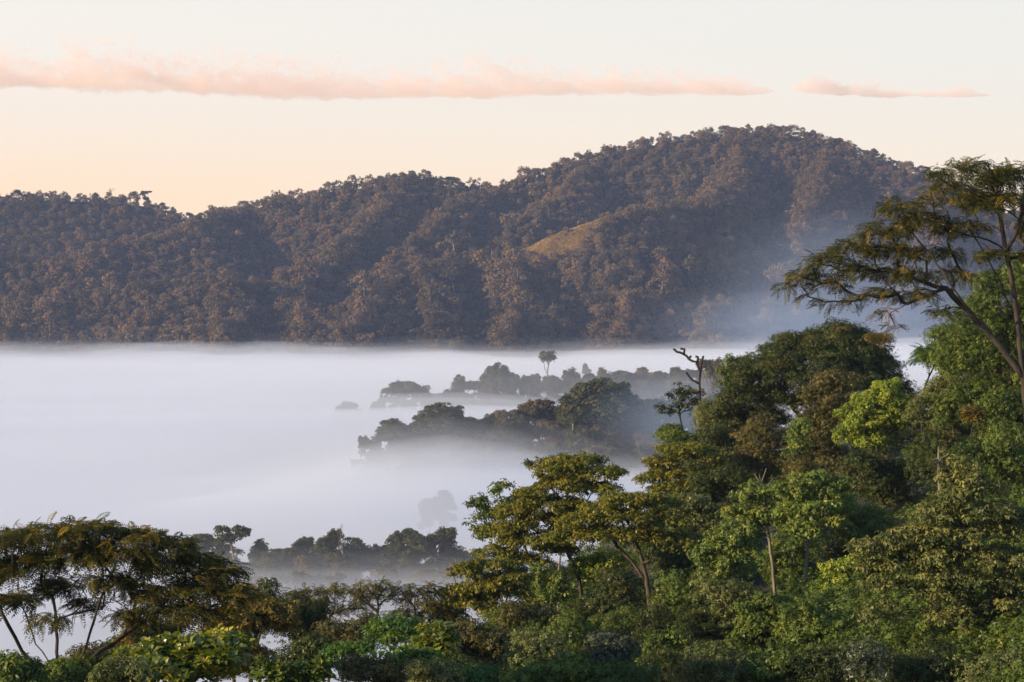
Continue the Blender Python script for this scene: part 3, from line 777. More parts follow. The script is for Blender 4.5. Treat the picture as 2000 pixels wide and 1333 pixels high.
# the woods that clothe the three islets
isle_labels = [('low shaded tree in the wood of the nearest islet, half sunk in mist', 'trees filling the nearest islet'), ('shaded blue green tree in the wood of the middle islet, below its named crowns', 'trees filling the middle islet'), ('hazy tree in the wood of the back islet, veiled by mist', 'trees filling the back islet')]
for li, (line, rows, sp, hh, px0, px1) in enumerate([(ISLES[0], (-16, -6, 4, 14), 6, (9, 13.5), 455, 925), (ISLES[1], (-50, -40, -30, -20, -11, -2, 9, 22), 7.8, (11.5, 18), 690, 1460), (ISLES[2], (-36, -22, -10, 2, 16), 8.8, (11, 17.5), 690, 1470)]):
    a = np.array(line, float)
    for off in rows:
        u = px0 + rng.uniform(0, 20)
        while u < px1:
            d = np.interp(u, a[:, 0], a[:, 2]) + off + rng.uniform(-4, 4)
            x = (u - 1000) / FPX * d
            u += sp * FPX / d * rng.uniform(.75, 1.35)
            if li == 0 and 735 < u < 760: continue
            z = float(ground_height(np.array([x]), np.array([d]))[0]); h = rng.uniform(*hh) * min(1, .45 + .55 * (u - px0) / 150)
            if z + h < 41: continue
            isle_tree(x, d, z - .5 - .12 * h, h * rng.uniform(.6, .9), h * 1.12, ['round', 'oak', 'dome', 'oak', 'column', 'oak', 'flat'][rng.randint(7)], int(rng.rand() < .2), *isle_labels[li], name='woodland_tree')
print('objects', len(bpy.data.objects))
# ------------------------------------------------------------------ the near slope: trees and bushes one by one
LEAF = {
    'pin':   leaf_material('umbrella_tree_leaves', (.030, .040, .010), (.130, .130, .026), (.28, .20, .022), trans=.32),
    'gold':  leaf_material('olive_gold_leaves', (.068, .085, .015), (0.241, 0.247, 0.037), (.30, .25, .038), trans=0.22),
    'olive': leaf_material('grey_olive_leaves', (.060, .085, .026), (0.218, 0.236, 0.071), (.27, .26, .075), trans=0.21),
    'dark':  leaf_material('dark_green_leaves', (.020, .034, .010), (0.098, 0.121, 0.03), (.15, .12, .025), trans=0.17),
    'mid':   leaf_material('mid_green_leaves', (.036, .066, .014), (0.167, 0.224, 0.041), (.22, .24, .04), trans=0.21),
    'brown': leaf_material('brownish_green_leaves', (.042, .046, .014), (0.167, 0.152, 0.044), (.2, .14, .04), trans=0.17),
    'lime':  leaf_material('lime_green_leaves', (.11, .165, .024), (0.345, 0.425, 0.057), (.40, .42, .055), trans=0.24),
    'soft':  leaf_material('soft_green_leaves', (.075, .125, .028), (0.236, 0.31, 0.069), (.30, .31, .055), trans=0.24),
    'yellow': leaf_material('yellow_brown_leaves', (.115, .10, .022), (.27, .21, .045), (.38, .26, .045), trans=.3),
    'fresh': leaf_material('fresh_green_leaves', (.045, .10, .018), (.12, .23, .045), (.2, .28, .05), trans=.3),
    'glossy': leaf_material('glossy_big_leaves', (.065, .11, .014), (.25, .28, .032), (.42, .40, .045), trans=.35, gloss=.05, rough=.32),
    'silver': leaf_material('silvery_vine_leaves', (.045, .06, .028), (.125, .145, .075), (.2, .2, .1), trans=.2, gloss=.03),
}
STYLE = {
    'pin': dict(leaf='pinnate', size=.50, per=6, flat=.5, up=.72, rc=.48, k=1.7, fill=.45, tipclumps=.34, hang=.05),
    'lay': dict(leaf='droop', size=.24, per=32, flat=.55, up=.6, rc=.75, k=2.3, tipclumps=.4, hang=.25),
    'den': dict(leaf='tuft', size=.175, per=58, flat=.75, up=.25, rc=.95, k=2.2, tipclumps=.1, upper=.6),
    'lime': dict(leaf='droop', size=.24, per=34, flat=.7, up=.4, rc=.68, k=2.0, tipclumps=.25, upper=.6, hang=.3),
    'broad': dict(leaf='broad', size=.50, per=8, flat=.6, up=.8, rc=.62, k=2.4, tipclumps=.3, upper=.7),
    'fine': dict(leaf='small', size=.13, per=70, flat=.75, up=.25, rc=.6, k=2.4, tipclumps=.3, upper=.65),
    'spr': dict(leaf='tuft', size=.30, per=10, flat=.7, up=.4, rc=.6, k=1.4, tipclumps=.2),
    'moss': dict(leaf='needle', size=.24, per=10, flat=.8, up=.0, rc=.5, k=1.0, hang=1.5),
}
_seed = [1000]
def tree(name, label, d, base, fork, lobes, style, leaf, bark='brown', r0=.16, cat='tree', limbs=(), targets=70, depth=.85, start=.7, alpha=.45, group=None, density=1.0, leafsize=1.0, trunk=None, zmin=-.4, bend=.05, twig=.016):
    """a tree seen at distance d: base (px), fork (px, py), crown lobes (px, py, rx, ry[, metres behind d]) as they show in the photograph"""
    _seed[0] += 1; r = np.random.RandomState(_seed[0])
    st = dict(STYLE[style]); s = d / FPX; density = density * {'den': 1.5, 'lay': 1.35, 'lime': 1.3, 'fine': 1.2, 'pin': 1.15}.get(style, 1.0); rc = st['rc'] * (1.0 if d > 100 else .85)
    L = []
    for lb in lobes:
        dd = d + (lb[4] if len(lb) > 4 else 0); q = dd / FPX
        rr = (lb[2] * q, lb[2] * q * depth, lb[3] * q)
        L.append((P(lb[0], lb[1], dd) + np.array([0, r.uniform(-.35, .35) * rr[1], 0]), rr))
    c = lobe_clumps(r, L, rc, k=st['k'] * density, zmin=zmin)
    rad = r.uniform(.65, 1.3, len(c)) * rc
    st['size'] *= leafsize
    q, hue, tip = foliage(r, c, rad, st)
    bx = (base - 1000) / FPX * d
    gz = float(ground_height(np.array([bx]), np.array([d]))[0])
    root = np.array([bx, d, gz - .4])
    if trunk:
        pts = [root] + [P(p[0], p[1], d + (p[2] if len(p) > 2 else 0)) for p in trunk]
        pts = [p for i, p in enumerate(pts) if i == 0 or p[2] > gz]
        T = []
        for a, b in zip(pts[:-1], pts[1:]):
            n = max(2, int(np.linalg.norm(b - a) / .5)); T += [a + (b - a) * t for t in np.linspace(0, 1, n, endpoint=False)]
        T = np.array(T + [pts[-1]])
        sm = T.copy()
        for _ in range(3): sm[1:-1] = (sm[:-2] + sm[1:-1] * 2 + sm[2:]) / 4
        T = sm + r.normal(0, .02, T.shape)
    else:
        T = trunk_path(root, P(fork[0], fork[1], d), r, bend, 12)
    tg = c[r.permutation(len(c))[:targets]]
    nodes, par, flow, nt_ = grow_limbs(T, [[P(p[0], p[1], d + (p[2] if len(p) > 2 else 0)) for p in l] for l in limbs], tg, r, alpha, start)
    o = root.copy(); o[2] = gz
    e = link(bpy.data.objects.new(name, None)); e.location = o
    tag(e, label, cat, group)
    link(bpy.data.objects.new('crown', mesh_quads('crown', q - o, LEAF[leaf], {'hue': hue, 'tip': tip})), e)
    if r0 > 0:
        link(bpy.data.objects.new('trunk', limbs_mesh('trunk', nodes - o, par, flow, nt_, r0, twig, BARK[bark])), e)
    COUNT[0] += len(q)
    return e
COUNT = [0]
def grow_limbs(T, limbs, tg, r, alpha, start):
    """like grow(), with given main limbs joined to the trunk first"""
    pos = [np.array(p) for p in T]; par = [-1] + list(range(len(T) - 1)); n0 = len(T)
    plen = [0.0]
    for a, b in zip(T[:-1], T[1:]): plen.append(plen[-1] + float(np.linalg.norm(b - a)))
    for l in limbs:
        d = np.linalg.norm(np.array(pos) - l[0], axis=1); last = int(np.argmin(d)); cur = pos[last]
        for q in l:
            k = max(2, int(np.linalg.norm(q - cur) / .5)); c0 = cur
            for t in np.linspace(0, 1, k + 1)[1:]:
                p = c0 + (q - c0) * t + r.normal(0, .03, 3); pos.append(p); par.append(last); plen.append(plen[last] + float(np.linalg.norm(p - pos[last]))); last = len(pos) - 1
            cur = q
    first = int(n0 * start); tips = []
    order = np.argsort(np.linalg.norm(tg - T[-1], axis=1))
    for t in order:
        X = tg[t]; A = np.array(pos); Lp = np.array(plen)
        d = np.linalg.norm(A - X, axis=1); cost = d + alpha * Lp + .8 * np.maximum(0, A[:, 2] - X[2]); cost[:first] = 1e9
        b = int(np.argmin(cost)); D = d[b]
        if D < .12: continue
        p0 = A[b]; pd = norm(p0 - A[par[b]]) if par[b] >= 0 else np.array([0, 0, 1.])
        mid = p0 + pd * D * .38 + np.array([0, 0, .04 * D]) + r.normal(0, .06 * D, 3)
        k = max(2, min(9, int(D / .55) + 1)); last = b
        for s_ in np.linspace(0, 1, k + 1)[1:]:
            p = (1 - s_) ** 2 * p0 + 2 * s_ * (1 - s_) * mid + s_ * s_ * X + (r.normal(0, .03 * D, 3) if s_ < 1 else 0)
            plen.append(plen[last] + float(np.linalg.norm(p - pos[last]))); pos.append(p); par.append(last); last = len(pos) - 1
        tips.append(last)
    flow = np.zeros(len(pos))
    for t in tips:
        i = t
        while i >= 0: flow[i] += 1; i = par[i]
    flow = np.maximum(flow, .5); flow[:n0] = np.maximum(flow[:n0], 1)
    return np.array(pos), np.array(par), flow, n0
def bush(name, label, d, px, py, rx, ry, style, leaf, cat='bush', **kw):
    """a bush or low tree as a heap of rounded masses"""
    r = np.random.RandomState(int(px * 7 + py * 13)); n = kw.pop('masses', 6)
    lobes = [(px, py + ry * .15, rx * .75, ry * .8)] + [(px + r.uniform(-.75, .75) * rx, py + r.uniform(-.75, .6) * ry, rx * r.uniform(.26, .46), ry * r.uniform(.24, .42), r.uniform(-.5, .3) * rx * d / FPX) for _ in range(n)]
    kw.setdefault('r0', .10); kw.setdefault('targets', 40)
    return tree(name, label, d, px, (px + r.uniform(-.2, .2) * rx, py + ry * .6), lobes, style, leaf, cat=cat, **kw)

# --- left foreground
tree('umbrella_tree', 'wide umbrella tree with feathery brown green leaves and many bare limbs, at the lower left', 96, 120, (120, 1345),
     [(110, 1045, 75, 22), (30, 1060, 70, 28), (-60, 1070, 70, 34), (190, 1040, 60, 20), (265, 1052, 62, 22), (330, 1066, 45, 22), (150, 1085, 80, 26), (60, 1105, 80, 28), (-40, 1125, 70, 30), (235, 1090, 70, 24), (310, 1110, 60, 24), (375, 1095, 40, 20, 1),
      (420, 1120, 45, 22), (385, 1150, 60, 26), (450, 1165, 42, 26), (310, 1165, 62, 26), (220, 1140, 62, 22), (120, 1150, 55, 20, 2), (350, 1200, 60, 18, -1), (420, 1200, 45, 16), (260, 1205, 45, 14, 1), (20, 1180, 60, 18, 2), (100, 1215, 36, 14, -2), (170, 1185, 36, 14, 2), (-60, 1190, 50, 24)],
     'pin', 'pin', 'dark', r0=.13, density=1.6, targets=200, start=.8, alpha=.3, limbs=[[(130, 1330), (175, 1290), (235, 1245, 1), (300, 1200, 1), (350, 1150, 1)], [(112, 1330), (112, 1250, 1), (105, 1170, 2), (120, 1090, 2)], [(110, 1340), (40, 1270), (5, 1200, -1), (-30, 1120)], [(130, 1335), (170, 1260, -2), (200, 1160, -1), (240, 1080)], [(120, 1330), (70, 1260, 2), (40, 1170, 3), (30, 1090, 2)]])
bush('big_leaf_shrub', 'bright yellow green shrub with large upright glossy leaves under the left umbrella tree', 86, 355, 1292, 125, 52, 'broad', 'glossy', masses=9, density=1.2)
bush('yellow_bush', 'fine leaved yellow brown bush right of the bright large leaved shrub', 98, 468, 1290, 72, 52, 'fine', 'yellow')
bush('yellow_bush', 'small yellowish bush peeping between umbrella tree limbs and the large leaved shrub', 102, 300, 1240, 62, 34, 'fine', 'yellow')
bush('olive_bush', 'olive small leaved bush at the bottom edge, below the left umbrella tree', 82, 228, 1332, 60, 38, 'fine', 'olive')
bush('dark_shrub', 'dark shrub behind the bright large leaved shrub, under the left umbrella tree', 110, 255, 1278, 66, 30, 'den', 'mid', masses=8)
bush('green_shrub', 'mid green shrub between the bright large leaved shrub and the golden tree', 112, 425, 1262, 52, 30, 'lime', 'mid', masses=8)
bush('dark_shrub', 'dark low shrub along the bottom edge between the bare limbs of the left umbrella tree', 92, 120, 1330, 60, 26, 'den', 'mid', masses=8)
bush('green_shrub', 'small fresh green shrub in the bottom left corner', 84, 36, 1320, 46, 36, 'lime', 'mid')
bush('green_shrub', 'dark shrub at the foot of the left umbrella tree, behind its bare limbs', 104, 150, 1310, 60, 32, 'den', 'brown')
tree('golden_tree', 'tree with golden orange flat crown touching the right side of the left umbrella tree', 124, 500, (500, 1240), [(505, 1180, 50, 18), (475, 1160, 34, 14), (545, 1195, 36, 14), (470, 1200, 50, 26), (520, 1225, 50, 24), (450, 1235, 45, 26)], 'lay', 'yellow', 'dark', r0=.14, density=1.1)
tree('pointed_tree', 'small dark pointed tree top rising just right of the left umbrella tree', 138, 523, (523, 1200), [(522, 1146, 9, 14), (522, 1168, 18, 16), (522, 1195, 30, 20), (530, 1225, 38, 24)], 'den', 'dark', 'dark', r0=.1, targets=30)
bush('dark_tree', 'dark dense tree between the golden tree and the nearest see-through canopy', 140, 585, 1232, 52, 50, 'den', 'dark', cat='tree', masses=8)
bush('dark_tree', 'dark dense tree left of the bright green parasol tree', 132, 672, 1255, 56, 46, 'den', 'brown', cat='tree', masses=8)
bush('dark_tree', 'lowest dark tree left of the small parasol tree, above the leathery leaved shrub', 118, 590, 1290, 58, 34, 'den', 'dark', cat='tree', masses=8)
tree('feathery_tree', 'see-through feathery crowned tree against the mist, left of the fan-leaved pair', 152, 640, (645, 1235), [(600, 1166, 46, 16), (660, 1160, 46, 14), (570, 1172, 36, 16), (630, 1190, 62, 16), (690, 1190, 36, 14), (600, 1208, 46, 14)], 'pin', 'pin', 'brown', r0=.11, targets=60, density=.85)
tree('feathery_tree', 'feathery tree with fan of drooping leaves on a leaning stem against the mist', 150, 760, (735, 1220), [(728, 1146, 34, 12), (752, 1152, 22, 12), (705, 1160, 28, 12), (735, 1170, 40, 14)], 'pin', 'pin', 'brown', r0=.10, targets=40, density=.9)
tree('feathery_tree', 'feathery tree with tallest arching leaves, just left of the right slope', 150, 830, (815, 1230), [(798, 1148, 26, 11), (835, 1156, 28, 12), (815, 1172, 44, 16), (840, 1195, 40, 20), (795, 1200, 36, 14)], 'pin', 'pin', 'brown', r0=.11, targets=45)
bush('dark_tree', 'bluish dark tree behind the tallest arching feathery tree', 165, 868, 1205, 38, 36, 'den', 'dark', cat='tree')
tree('parasol_tree', 'bright green parasol shaped tree with tidy tufted crown and bare red stems', 118, 775, (770, 1275), [(768, 1228, 50, 16), (735, 1245, 26, 14), (808, 1243, 26, 14), (770, 1248, 52, 14)], 'lime', 'fresh', 'brown', r0=.08, leafsize=.7, density=1.7, targets=60, zmin=-.1)
tree('parasol_tree', 'smaller bright green parasol tree, lower left of the larger one', 112, 690, (688, 1310), [(690, 1272, 32, 12), (660, 1284, 22, 10), (712, 1284, 20, 12)], 'lime', 'fresh', 'brown', r0=.06, leafsize=.7, density=1.7, targets=40, zmin=-.1)
bush('big_leaf_shrub', 'yellow green large leaved shrub right of the bright green parasol tree', 112, 858, 1256, 42, 24, 'broad', 'glossy')
bush('big_leaf_shrub', 'low broad leaved shrub below the bright green parasol tree', 104, 815, 1302, 52, 18, 'broad', 'fresh')
bush('big_leaf_shrub', 'dark leathery leaved shrub at the bottom edge, right of the yellow brown bush', 92, 560, 1326, 84, 24, 'broad', 'mid', leafsize=.8)
bush('brown_bush', 'dull brown green bush on the bottom edge below the parasol trees', 100, 735, 1318, 70, 26, 'fine', 'brown')
bush('olive_bush', 'grey olive bush at the bottom edge where the right slope begins', 98, 850, 1326, 56, 24, 'fine', 'olive')
bush('green_shrub', 'soft green shrub squeezed behind the two parasol trees', 124, 850, 1275, 50, 26, 'lime', 'mid')

# --- right slope, its left edge: layered olive trees
tree('layered_tree', 'layered olive gold tree with dark curved trunk, highest at the left edge of the slope', 165, 1145, (1108, 1085),
     [(1130, 905, 55, 13), (1085, 915, 40, 12), (1170, 925, 50, 12), (1100, 945, 62, 12), (1040, 965, 40, 11), (1150, 955, 60, 12), (1080, 985, 70, 12), (1010, 1000, 42, 11), (1140, 1000, 60, 12), (1060, 1020, 70, 13), (985, 1040, 46, 12), (1110, 1040, 60, 12), (1040, 1060, 62, 12), (965, 1080, 44, 13), (1090, 1075, 46, 10), (1020, 1095, 52, 12)],
     'lay', 'gold', 'dark', r0=.16, targets=110, start=.75, trunk=[(1142, 1225), (1138, 1180), (1130, 1120), (1108, 1085), (1098, 1050), (1100, 1000)])
tree('layered_tree', 'layered olive tree with pale sunlit forked trunk, right of the dark curved one', 158, 1290, (1240, 1040),
     [(1230, 975, 60, 13), (1180, 1000, 55, 12), (1275, 985, 50, 12), (1140, 1020, 50, 12), (1220, 1010, 70, 13), (1290, 1020, 50, 14), (1120, 1050, 46, 12), (1190, 1045, 70, 12), (1260, 1050, 60, 14), (1310, 1060, 50, 16)],
     'lay', 'gold', 'brown', r0=.17, targets=90, start=.75, trunk=[(1284, 1250), (1270, 1190), (1262, 1130), (1256, 1095), (1245, 1062), (1232, 1040), (1226, 1010)], limbs=[[(1262, 1135), (1232, 1095), (1205, 1068), (1195, 1050)], [(1254, 1100), (1215, 1100), (1180, 1085)]])
tree('layered_tree', 'lowest layered olive tree at the outer left edge of the right slope', 150, 985, (965, 1170),
     [(960, 1105, 50, 13), (915, 1120, 36, 12), (995, 1125, 46, 13), (940, 1145, 56, 14), (895, 1160, 34, 12), (990, 1160, 46, 13), (925, 1180, 48, 13), (970, 1195, 44, 14)], 'lay', 'gold', 'dark', r0=.15, targets=70)
tree('sparse_tree', 'sparse tree with big fresh leaves on bare twigs, reaching left over the mist', 172, 1060, (1030, 1080), [(930, 985, 22, 16), (955, 1010, 30, 18), (985, 960, 22, 16), (1000, 1000, 38, 26), (965, 1045, 36, 20), (1030, 970, 30, 20), (1010, 1040, 40, 24), (920, 1030, 14, 12)], 'spr', 'mid', 'brown', r0=.10, targets=60, leafsize=1.1, density=1.4)
tree('tall_twiggy_tree', 'thin tree with brown tufted tips and upright bare twigs above the layered trees', 172, 1110, (1085, 980), [(1050, 908, 22, 10), (1080, 902, 22, 10), (1105, 915, 30, 12), (1070, 930, 24, 10)], 'spr', 'brown', 'pale', r0=.09, targets=50, density=1.5)
tree('layered_tree', 'layered tree with yellow tipped branches below the bare dead snag', 205, 1370, (1360, 950),
     [(1330, 880, 50, 11), (1300, 905, 44, 11), (1370, 895, 46, 12), (1330, 925, 60, 12), (1275, 935, 34, 10), (1380, 940, 46, 13), (1310, 955, 56, 12), (1365, 975, 46, 13)], 'lay', 'gold', 'brown', r0=.16, targets=60)
tree('layered_tree', 'dim layered crown between the pale trunked olive tree and the two lime topped trees', 180, 1372, (1365, 1090), [(1350, 985, 50, 13), (1390, 1010, 42, 14), (1330, 1015, 44, 13), (1365, 1045, 52, 14), (1400, 1060, 40, 14)], 'lay', 'olive', 'dark', r0=.13)
# --- the skyline of the slope
tree('bare_snag', 'dead bare snag with crooked forked branches, standing against the white mist', 238, 1375, (1364, 770), [(1362, 768, 10, 6), (1350, 790, 14, 7)], 'spr', 'brown', 'dark', r0=.26, targets=8, density=.6, twig=.05, cat='dead tree',
     trunk=[(1372, 850), (1368, 790), (1365, 760), (1368, 728)], limbs=[[(1368, 728), (1360, 708), (1345, 702), (1335, 690), (1322, 688), (1316, 682)], [(1335, 690), (1337, 683), (1330, 681)], [(1362, 708), (1363, 698), (1358, 696)], [(1368, 728), (1370, 710), (1374, 695)], [(1366, 750), (1352, 742), (1340, 728)], [(1345, 702), (1350, 696)]])
tree('bare_shrub', 'wiry half bare shrub on the skyline left of the dead snag', 236, 1330, (1328, 815), [(1320, 770, 24, 22), (1345, 780, 20, 22), (1305, 800, 18, 14), (1330, 805, 28, 16)], 'spr', 'dark', 'dark', r0=.12, targets=60, density=.7)
bush('dark_shrub', 'dark ragged shrub jutting from the slope edge, lower left of the dead snag', 236, 1310, 850, 26, 22, 'den', 'mid')
bush('green_tree', 'leafy green tree on the skyline directly below the dead snag', 232, 1395, 820, 48, 56, 'den', 'olive', cat='tree', masses=9)
bush('green_tree', 'leafy green tree low on the left skyline, above the yellow tipped branches', 228, 1335, 880, 46, 36, 'den', 'mid', cat='tree')
tree('slender_tree', 'slender green tree with open crown against the mist, left of the great dome', 236, 1440, (1438, 770), [(1436, 708, 22, 14), (1425, 728, 26, 14), (1445, 745, 30, 18), (1418, 755, 18, 12)], 'spr', 'mid', 'brown', r0=.1, targets=40, density=1.8)
tree('great_dome_tree', 'huge dark dome crowned tree with many forked limbs, largest on the slope skyline', 230, 1590, (1590, 830),
     [(1590, 745, 165, 95), (1640, 668, 70, 38), (1560, 690, 70, 36), (1690, 720, 70, 50), (1500, 745, 70, 48), (1740, 790, 46, 60), (1455, 785, 50, 40), (1620, 700, 90, 50), (1530, 790, 70, 40), (1680, 770, 70, 46), (1440, 835, 54, 46, 4), (1765, 835, 40, 56, 4), (1665, 825, 60, 40, 5), (1500, 830, 50, 36, 5)],
     'den', 'dark', 'dark', r0=.42, targets=130, start=.55, zmin=-.05, density=.9, depth=.9, limbs=[[(1590, 850), (1545, 790), (1510, 740)], [(1590, 845), (1580, 780), (1570, 720)], [(1592, 845), (1615, 780), (1650, 720)], [(1595, 850), (1650, 800), (1700, 760)]])
bush('rusty_epiphyte', 'rusty yellow clump growing on the top right of the great dark dome', 226, 1722, 664, 26, 13, 'fine', 'yellow', r0=.03, targets=8, cat='plant')
tree('lime_tree', 'brightest lime green tree with rounded leafy masses in front of the great dark dome', 190, 1715, (1715, 850),
     [(1728, 765, 34, 24), (1700, 790, 40, 24), (1750, 795, 36, 24), (1660, 815, 26, 24), (1690, 825, 40, 28), (1735, 830, 40, 24), (1655, 850, 22, 20), (1700, 862, 40, 22), (1765, 815, 26, 22)], 'lime', 'lime', 'brown', r0=.16, density=1.2)
tree('brown_tree', 'tall brownish column shaped tree left of the brightest lime tree', 196, 1610, (1612, 900), [(1640, 752, 40, 22), (1600, 790, 44, 30), (1630, 790, 46, 36), (1590, 840, 40, 40), (1635, 845, 46, 40), (1605, 895, 50, 36), (1572, 870, 22, 30)], 'den', 'brown', 'dark', r0=.16)
bush('green_tree', 'narrow yellow green tree on the left flank of the brownish column tree', 192, 1562, 868, 18, 50, 'lime', 'soft', cat='tree')
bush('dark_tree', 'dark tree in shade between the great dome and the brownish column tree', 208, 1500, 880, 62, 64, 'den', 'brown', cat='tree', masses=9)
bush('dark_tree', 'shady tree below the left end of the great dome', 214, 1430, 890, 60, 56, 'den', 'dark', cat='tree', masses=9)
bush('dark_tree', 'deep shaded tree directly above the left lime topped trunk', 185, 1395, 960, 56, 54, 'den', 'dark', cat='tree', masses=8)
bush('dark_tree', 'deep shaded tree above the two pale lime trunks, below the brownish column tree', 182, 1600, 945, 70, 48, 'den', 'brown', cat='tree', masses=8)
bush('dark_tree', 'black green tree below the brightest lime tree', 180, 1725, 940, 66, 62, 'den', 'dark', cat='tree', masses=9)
# --- the tall wall of trees at the right edge
tree('vine_clad_tree', 'tall dark tree clothed in vines at the right edge, behind the tall umbrella tree trunk', 172, 1960, (1950, 700),
     [(1960, 590, 70, 60), (2010, 560, 70, 50), (1900, 640, 60, 50), (1930, 700, 80, 60), (2010, 680, 80, 90), (1880, 720, 50, 50), (1960, 800, 90, 70), (1880, 810, 60, 60), (2050, 620, 70, 70)], 'den', 'mid', 'dark', r0=.3, targets=70, density=.85)
bush('green_tree', 'sunlit green tree in front of the vine clad wall, right of the small tree fern', 178, 1868, 690, 46, 62, 'den', 'mid', cat='tree', masses=9)
bush('dark_tree', 'grey green tree on the wall of vines, right of the brightest lime tree', 176, 1835, 800, 56, 74, 'den', 'olive', cat='tree', masses=9)
tree('tree_fern', 'small tree fern with arching bright fronds in the gap right of the great dome', 185, 1826, (1826, 712), [(1826, 690, 30, 13), (1812, 702, 22, 12), (1842, 684, 20, 12)], 'pin', 'fresh', 'dark', r0=.09, targets=12, leafsize=1.5, density=1.6, zmin=0)
bush('dark_tree', 'dark leafy tree under the tall umbrella tree trunk at the right edge', 160, 1950, 900, 80, 66, 'den', 'mid', cat='tree', masses=9)
bush('dark_tree', 'very dark tree right of the mossy broken trunk', 168, 1840, 900, 64, 60, 'den', 'dark', cat='tree', masses=9)
tree('mossy_trunk', 'broken mossy trunk hung with lichen in the dark hollow right of the lime tree', 158, 1836, (1834, 868), [(1830, 868, 10, 10), (1846, 885, 12, 10), (1822, 905, 8, 16), (1842, 930, 8, 18)], 'moss', 'olive', 'mossy', r0=.16, targets=16, cat='dead tree', twig=.03, density=1.5)
bush('orange_plant', 'small plant with orange dead leaves on the vine clad wall', 164, 1900, 812, 11, 14, 'broad', 'yellow', r0=.03, targets=6, leafsize=.8, cat='plant')
tree('tall_umbrella_tree', 'tall umbrella tree with golden feathery crown and bare forked trunks, overhanging the right edge', 130, 2012, (1964, 488),
     [(1900, 345, 85, 32), (1985, 350, 70, 36), (1860, 385, 62, 30), (1940, 400, 80, 28), (2060, 370, 70, 50), (2040, 450, 60, 40), (1775, 412, 50, 26), (1815, 440, 55, 24), (1725, 455, 58, 24), (1890, 450, 55, 22), (1670, 490, 52, 22), (1745, 495, 56, 20), (1615, 515, 48, 22), (1830, 500, 50, 18),
      (1570, 540, 38, 18), (1675, 535, 52, 20), (1545, 562, 22, 11), (1620, 560, 36, 14), (1760, 540, 55, 20), (1850, 540, 46, 18), (1720, 575, 40, 13), (1800, 578, 40, 13), (1612, 596, 22, 11), (1665, 590, 22, 12), (1725, 612, 16, 10), (1835, 610, 26, 10), (1580, 585, 14, 9), (1745, 640, 10, 8), (1935, 500, 40, 14), (2010, 500, 36, 16)],
     'pin', 'pin', 'dark', r0=.24, targets=260, start=.85, alpha=.28, depth=1.0, density=1.15,
     trunk=[(2012, 860), (2002, 760), (1993, 690), (1986, 611), (1976, 535), (1964, 488)],
     limbs=[[(1998, 735), (1951, 674), (1917, 636), (1892, 611), (1847, 564), (1790, 545), (1720, 530, 1), (1640, 530, 1)], [(1992, 690), (1978, 612, 2), (1948, 541, 2), (1920, 488, 2), (1880, 430, 2)], [(1964, 488), (1958, 440), (1950, 390), (1930, 350)], [(1966, 492), (1990, 440, -1), (2000, 380)], [(1847, 564), (1790, 585, -1), (1740, 610)], [(1917, 636), (1870, 575, -2), (1820, 500, -1), (1770, 440)], [(1964, 488), (1930, 470), (1860, 450, -1)]])
# --- middle of the slope
tree('pale_trunk_tree', 'lime topped tree with pale mossy twigs at its tip and a straight pale trunk', 150, 1518, (1500, 1010), [(1490, 960, 30, 20), (1460, 975, 30, 20), (1520, 970, 30, 20), (1440, 1000, 22, 18), (1480, 1010, 36, 22), (1520, 1020, 30, 26), (1455, 1030, 30, 16)], 'lime', 'soft', 'mossy', r0=.11, density=.8, trunk=[(1515, 1180), (1510, 1110), (1503, 1060), (1494, 1000), (1487, 940), (1482, 925)], limbs=[[(1488, 950), (1472, 925)], [(1487, 945), (1495, 915)], [(1490, 960), (1510, 935)]], twig=.02)
tree('pale_trunk_tree', 'lime topped tree with the fullest crown and a long bare pale trunk', 148, 1566, (1582, 1040), [(1585, 950, 50, 24), (1545, 965, 32, 24), (1625, 960, 34, 24), (1600, 990, 60, 26), (1555, 1005, 40, 24), (1645, 990, 26, 24), (1610, 1030, 50, 24), (1560, 1035, 30, 18)], 'lime', 'soft', 'mossy', r0=.11, density=1.0, trunk=[(1566, 1220), (1570, 1160), (1575, 1100), (1580, 1050), (1583, 1000)], limbs=[[(1581, 1050), (1600, 1030), (1625, 1010)], [(1580, 1060), (1560, 1035), (1540, 1010)]])
tree('lime_tree', 'leaning lime green crown left of the pale trunked pair', 146, 1432, (1428, 1110), [(1430, 1045, 40, 22), (1400, 1070, 36, 26), (1445, 1075, 34, 24), (1380, 1100, 26, 26), (1420, 1105, 40, 22), (1390, 1130, 26, 16)], 'lime', 'soft', 'mossy', r0=.11)
tree('layered_tree', 'broad tiered tree with yellow tipped drooping sprays and single trunk, at the lower right', 112, 1882, (1880, 1230),
     [(1890, 905, 26, 14), (1880, 935, 42, 14), (1915, 955, 50, 14), (1860, 975, 46, 14), (1920, 1000, 70, 15), (1830, 1010, 60, 15), (1960, 1040, 60, 16), (1870, 1045, 80, 16), (1780, 1050, 60, 15), (1720, 1075, 50, 15), (1830, 1080, 80, 16), (1940, 1090, 80, 16), (1770, 1105, 60, 16), (1690, 1110, 36, 14), (1880, 1125, 80, 16), (1980, 1140, 60, 16), (1740, 1140, 46, 14), (1840, 1160, 60, 14), (1930, 1180, 70, 16), (1990, 1210, 50, 18), (1870, 1200, 50, 14), (1720, 1200, 40, 14), (1750, 1180, 30, 12), (1940, 1230, 60, 16)],
     'lay', 'olive', 'brown', r0=.14, targets=170, start=.5, alpha=.5, density=.85, trunk=[(1882, 1330), (1884, 1270), (1880, 1220), (1872, 1160), (1868, 1080), (1880, 980), (1888, 915)], limbs=[[(1872, 1160), (1840, 1120), (1800, 1080), (1760, 1060)], [(1882, 1240), (1920, 1190), (1960, 1150)], [(1880, 1220), (1835, 1195), (1770, 1190), (1730, 1205)]])
